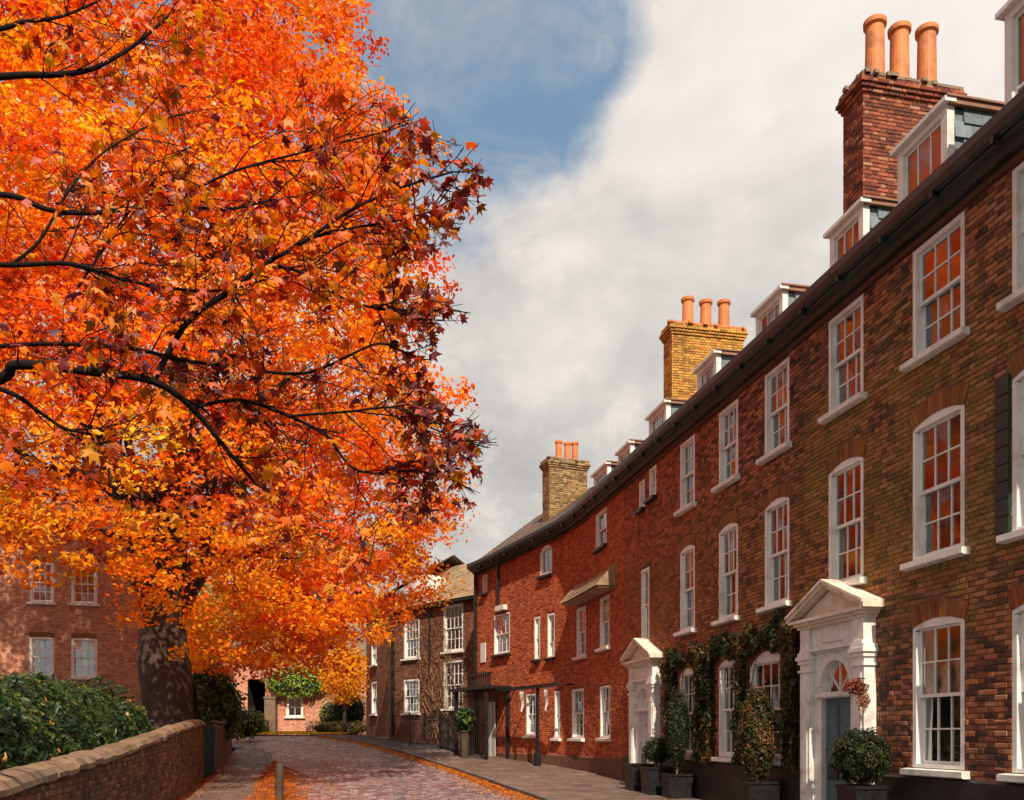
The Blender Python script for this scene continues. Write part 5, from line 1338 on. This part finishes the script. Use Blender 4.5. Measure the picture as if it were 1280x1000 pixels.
# bare climber on the far house
c4 = front_root(F4, 2.6, 'climbing_plant', 'sparse leafless climber spreading over the brown brick house at the bend', 'climber', y=.1)
mb = MB(); Pl = []
for k in range(26):
    s0 = random.uniform(.2, 3.4); z = -.2; pts = []; dr = random.uniform(-.2, .2)
    for i in range(14):
        pts.append(tuple(F4.W(np.array([s0]), np.array([.08]), np.array([EYE+z]))[0])); z += random.uniform(.25, .5); s0 = min(max(s0+dr+random.gauss(0, .14), -.4), 4.); Pl.append((s0, z))
    mb = MB(); mb.tube(pts, [.022-.0013*i for i in range(14)], 4); mb.build('stem', M['coping'], c4)
Pl = np.array([q for q in Pl if q[1] < 6]); Pl = np.repeat(Pl, 3, 0)+rng.normal(0, .12, (len(Pl)*3, 2)); leaves('foliage', F4.W(Pl[:, 0], np.full(len(Pl), .14), EYE+Pl[:, 1]), .09, pal([(.2, .1, .03), (.4, .2, .04), (.1, .12, .03)], rng.random(len(Pl))), M['leaf_autumn'], c4)
# topiary and planters
def tf(s, y): p = T.W(np.array([s]), np.array([y]), np.array([0.]))[0]; return p[0], p[1], float(gz(p[1]))
def planter(s, y, w, h, label):
    x, yy, g = tf(s, y); r_ = root('planter', label, 'planter', (x, yy, g), T.ang(s)); a = w/2
    lbox('box', r_, M['black'], -a, a, -a, a, -.05, h, .03)
    for q in ((-a-.02, a+.02, -a-.02, -a+.03), (-a-.02, a+.02, a-.03, a+.02), (-a-.02, -a+.03, -a+.031, a-.031), (a-.03, a+.02, -a+.031, a-.031)): lbox('rim', r_, M['black'], *q, h+.002, h+.05)
    lbox('soil', r_, M['soil'], -a+.035, a-.035, -a+.035, a-.035, h, h+.02)
def topiary(s, y, z, rad, n, label, size=.045, cols=DGREEN, boxy=False):
    x, yy, g = tf(s, y); return bush('topiary_bush', label, 'topiary', (x, yy, EYE+z), rad, n, size, cols, stem=(g+.1, .03), boxy=boxy)
planter(13.42, .5, .5, .78, 'black planter under the large ball bush by the blue grey door'); topiary(13.42, .5, -.33, (.39, .39, .39), 9000, 'large clipped ball bush beside the blue grey front door', .05)
planter(16.75, .45, .6, .62, 'black planter holding the tall russet shrub under the wide window'); topiary(16.75, .45, -.02, (.32, .32, .88), 9000, 'tall russet and green column shrub before the wide arched window', .06, [(.012, .02, .006), (.035, .04, .01), (.09, .06, .015), (.3, .09, .03)])
planter(20.7, .4, .56, .5, 'black planter holding the dark column bush, nearest the curtained window'); topiary(20.7, .4, .12, (.27, .27, .85), 7000, 'dark green column bush before the curtained window', .055)
planter(21.6, .55, .6, .6, 'black planter under the small ball bush, right of the white door'); topiary(21.6, .55, -.38, (.3, .3, .3), 4500, 'small clipped ball bush near the white door', .045)
planter(22.65, .6, .6, .62, 'black planter standing empty directly in front of the white door')
# dried flower bunch on the near pilaster of door 1
x, yy, _ = tf(13.75, .36); fb = root('hanging_basket', 'small bunch of rust coloured dried flowers hung beside the blue grey door', 'hanging basket', (x, yy, EYE+.7))
blob_leaves('flowers', fb, (x, yy, EYE+.72), (.17, .14, .13), 500, .05, [(.1, .03, .02), (.35, .1, .05), (.5, .25, .15)], M['leaf_near'], shell_=.2); blob_leaves('trailing_flowers', fb, (x+.06, yy-.1, EYE+.5), (.1, .08, .15), 260, .045, [(.2, .05, .03), (.5, .25, .15)], M['leaf_near'], shell_=.2)
mb = MB(); p = T.W(np.array([13.75, 13.75]), np.array([.22, .32]), np.array([EYE+.85, EYE+.85])); mb.tube([tuple(p[0]), tuple(p[1])], .01, 6); mb.tube([tuple(p[1]), (x, yy, EYE+.7)], .006, 5); mb.build('hook', M['black'], fb)
# pot plant by the iron porch
x, yy, g = tf(36.5, 1.35); fern = root('potted_palm', 'spiky potted plant in front of the iron porch', 'plant', (x, yy, g))
blob_leaves('foliage', fern, (x, yy, g+1.5), (.42, .4, .45), 500, .2, GREEN, M['leaf_green'], shell_=.2); mb = MB(); mb.lathe([(.14, 0), (.16, .3), (.2, 1.0), (.24, 1.05), (.24, 1.1), (.16, 1.1)], (x, yy, g-.02), 14); mb.build('pot', M['wood'], fern)

# ------------------------------------------------------------------ fallen leaves
LEAFC = [(.3, .05, .015), (.55, .11, .015), (.72, .2, .02), (.8, .35, .03)]
def fall(name, xs, ys_, dz, size, kindname='fallen leaves', cols=LEAFC):
    n = len(xs); P = np.stack([xs, ys_, gz(ys_)+dz], 1)
    o = leaves(name, P, rng.uniform(size*.6, size*1.3, n), pal(cols, rng.random(n))*rng.uniform(.6, 1.1, (n, 1)), M['leaf_autumn'], None, STAR_V, STAR_F, np.array([(0, 0, 1.)]), .3)
    tagp(o, None, None, kind='stuff'); o['label'] = kindname; o['category'] = 'leaves'; return o
KR = np.vectorize(kr_); KL = np.vectorize(kl_)
n = 11000; y = rng.uniform(14, 48, n); w = rng.gamma(1.6, .11, n)*(1+(y < 26)*.5); fall('fallen_leaves', KR(y)-w-.02, y, RZ+.01+rng.random(n)*.04, .075, 'band of orange fallen leaves along the right gutter', cols=LEAFC+[(.85, .42, .03)])
n = 6500; y = rng.uniform(10, 48, n); fall('fallen_leaves', KL(y)+(KR(y)-KL(y))*rng.random(n), y, RZ+.018, .06, 'orange leaves scattered thinly over the cobbles')
n = 4200; y = 12+21*rng.random(n)**.8; w = rng.gamma(1.5, .42, n); w = np.minimum(w, 2.6*np.clip((34-y)/14, .1, 1.3)); fall('fallen_leaves', KL(y)+w, y, RZ+.015+rng.random(n)*.02, .075, 'loose russet leaves spreading over the cobbles from the post')
n = 9000; y = 14+19.5*rng.random(n); t = rng.random(n); hw = np.clip((34-y)/9, .12, 1); x = KL(y)+(t-.35)*1.3*hw*(1+.25*np.sin(y*2.3)+.15*np.sin(y*5.1))+rng.normal(0, .05, n); z = .2*np.sin(np.clip(t, 0, 1)*math.pi)*hw; fall('leaf_heap', x, y, RZ+.06+z*rng.random(n)**.3, .08, 'long heap of rust red leaves along the left kerb around the wooden post')
n = 1500; y = rng.uniform(14, 37, n); w = rng.gamma(1.2, .16, n); fall('fallen_leaves', np.array([WL(q) for q in y])+w+.03, y, .012+rng.random(n)*.03, .07, 'leaves drifted against the foot of the garden wall')
n = 700; y = rng.uniform(16, 38, n); fall('fallen_leaves', KR(y)+.2+rng.random(n)**2*3., y, .015, .06, 'few leaves on the right pavement')
n = 14000; y = rng.uniform(49.5, 54, n); fall('fallen_leaves', rng.uniform(-20, -9.5, n), y, .0+rng.random(n)*.05, .16, 'yellow carpet of leaves at the far end of the road', cols=[(.6, .28, .02), (.8, .45, .03), (.85, .55, .05)])
print('objects', len(bpy.data.objects), 'polys', sum(len(o.data.polygons) for o in bpy.data.objects if o.type == 'MESH'))
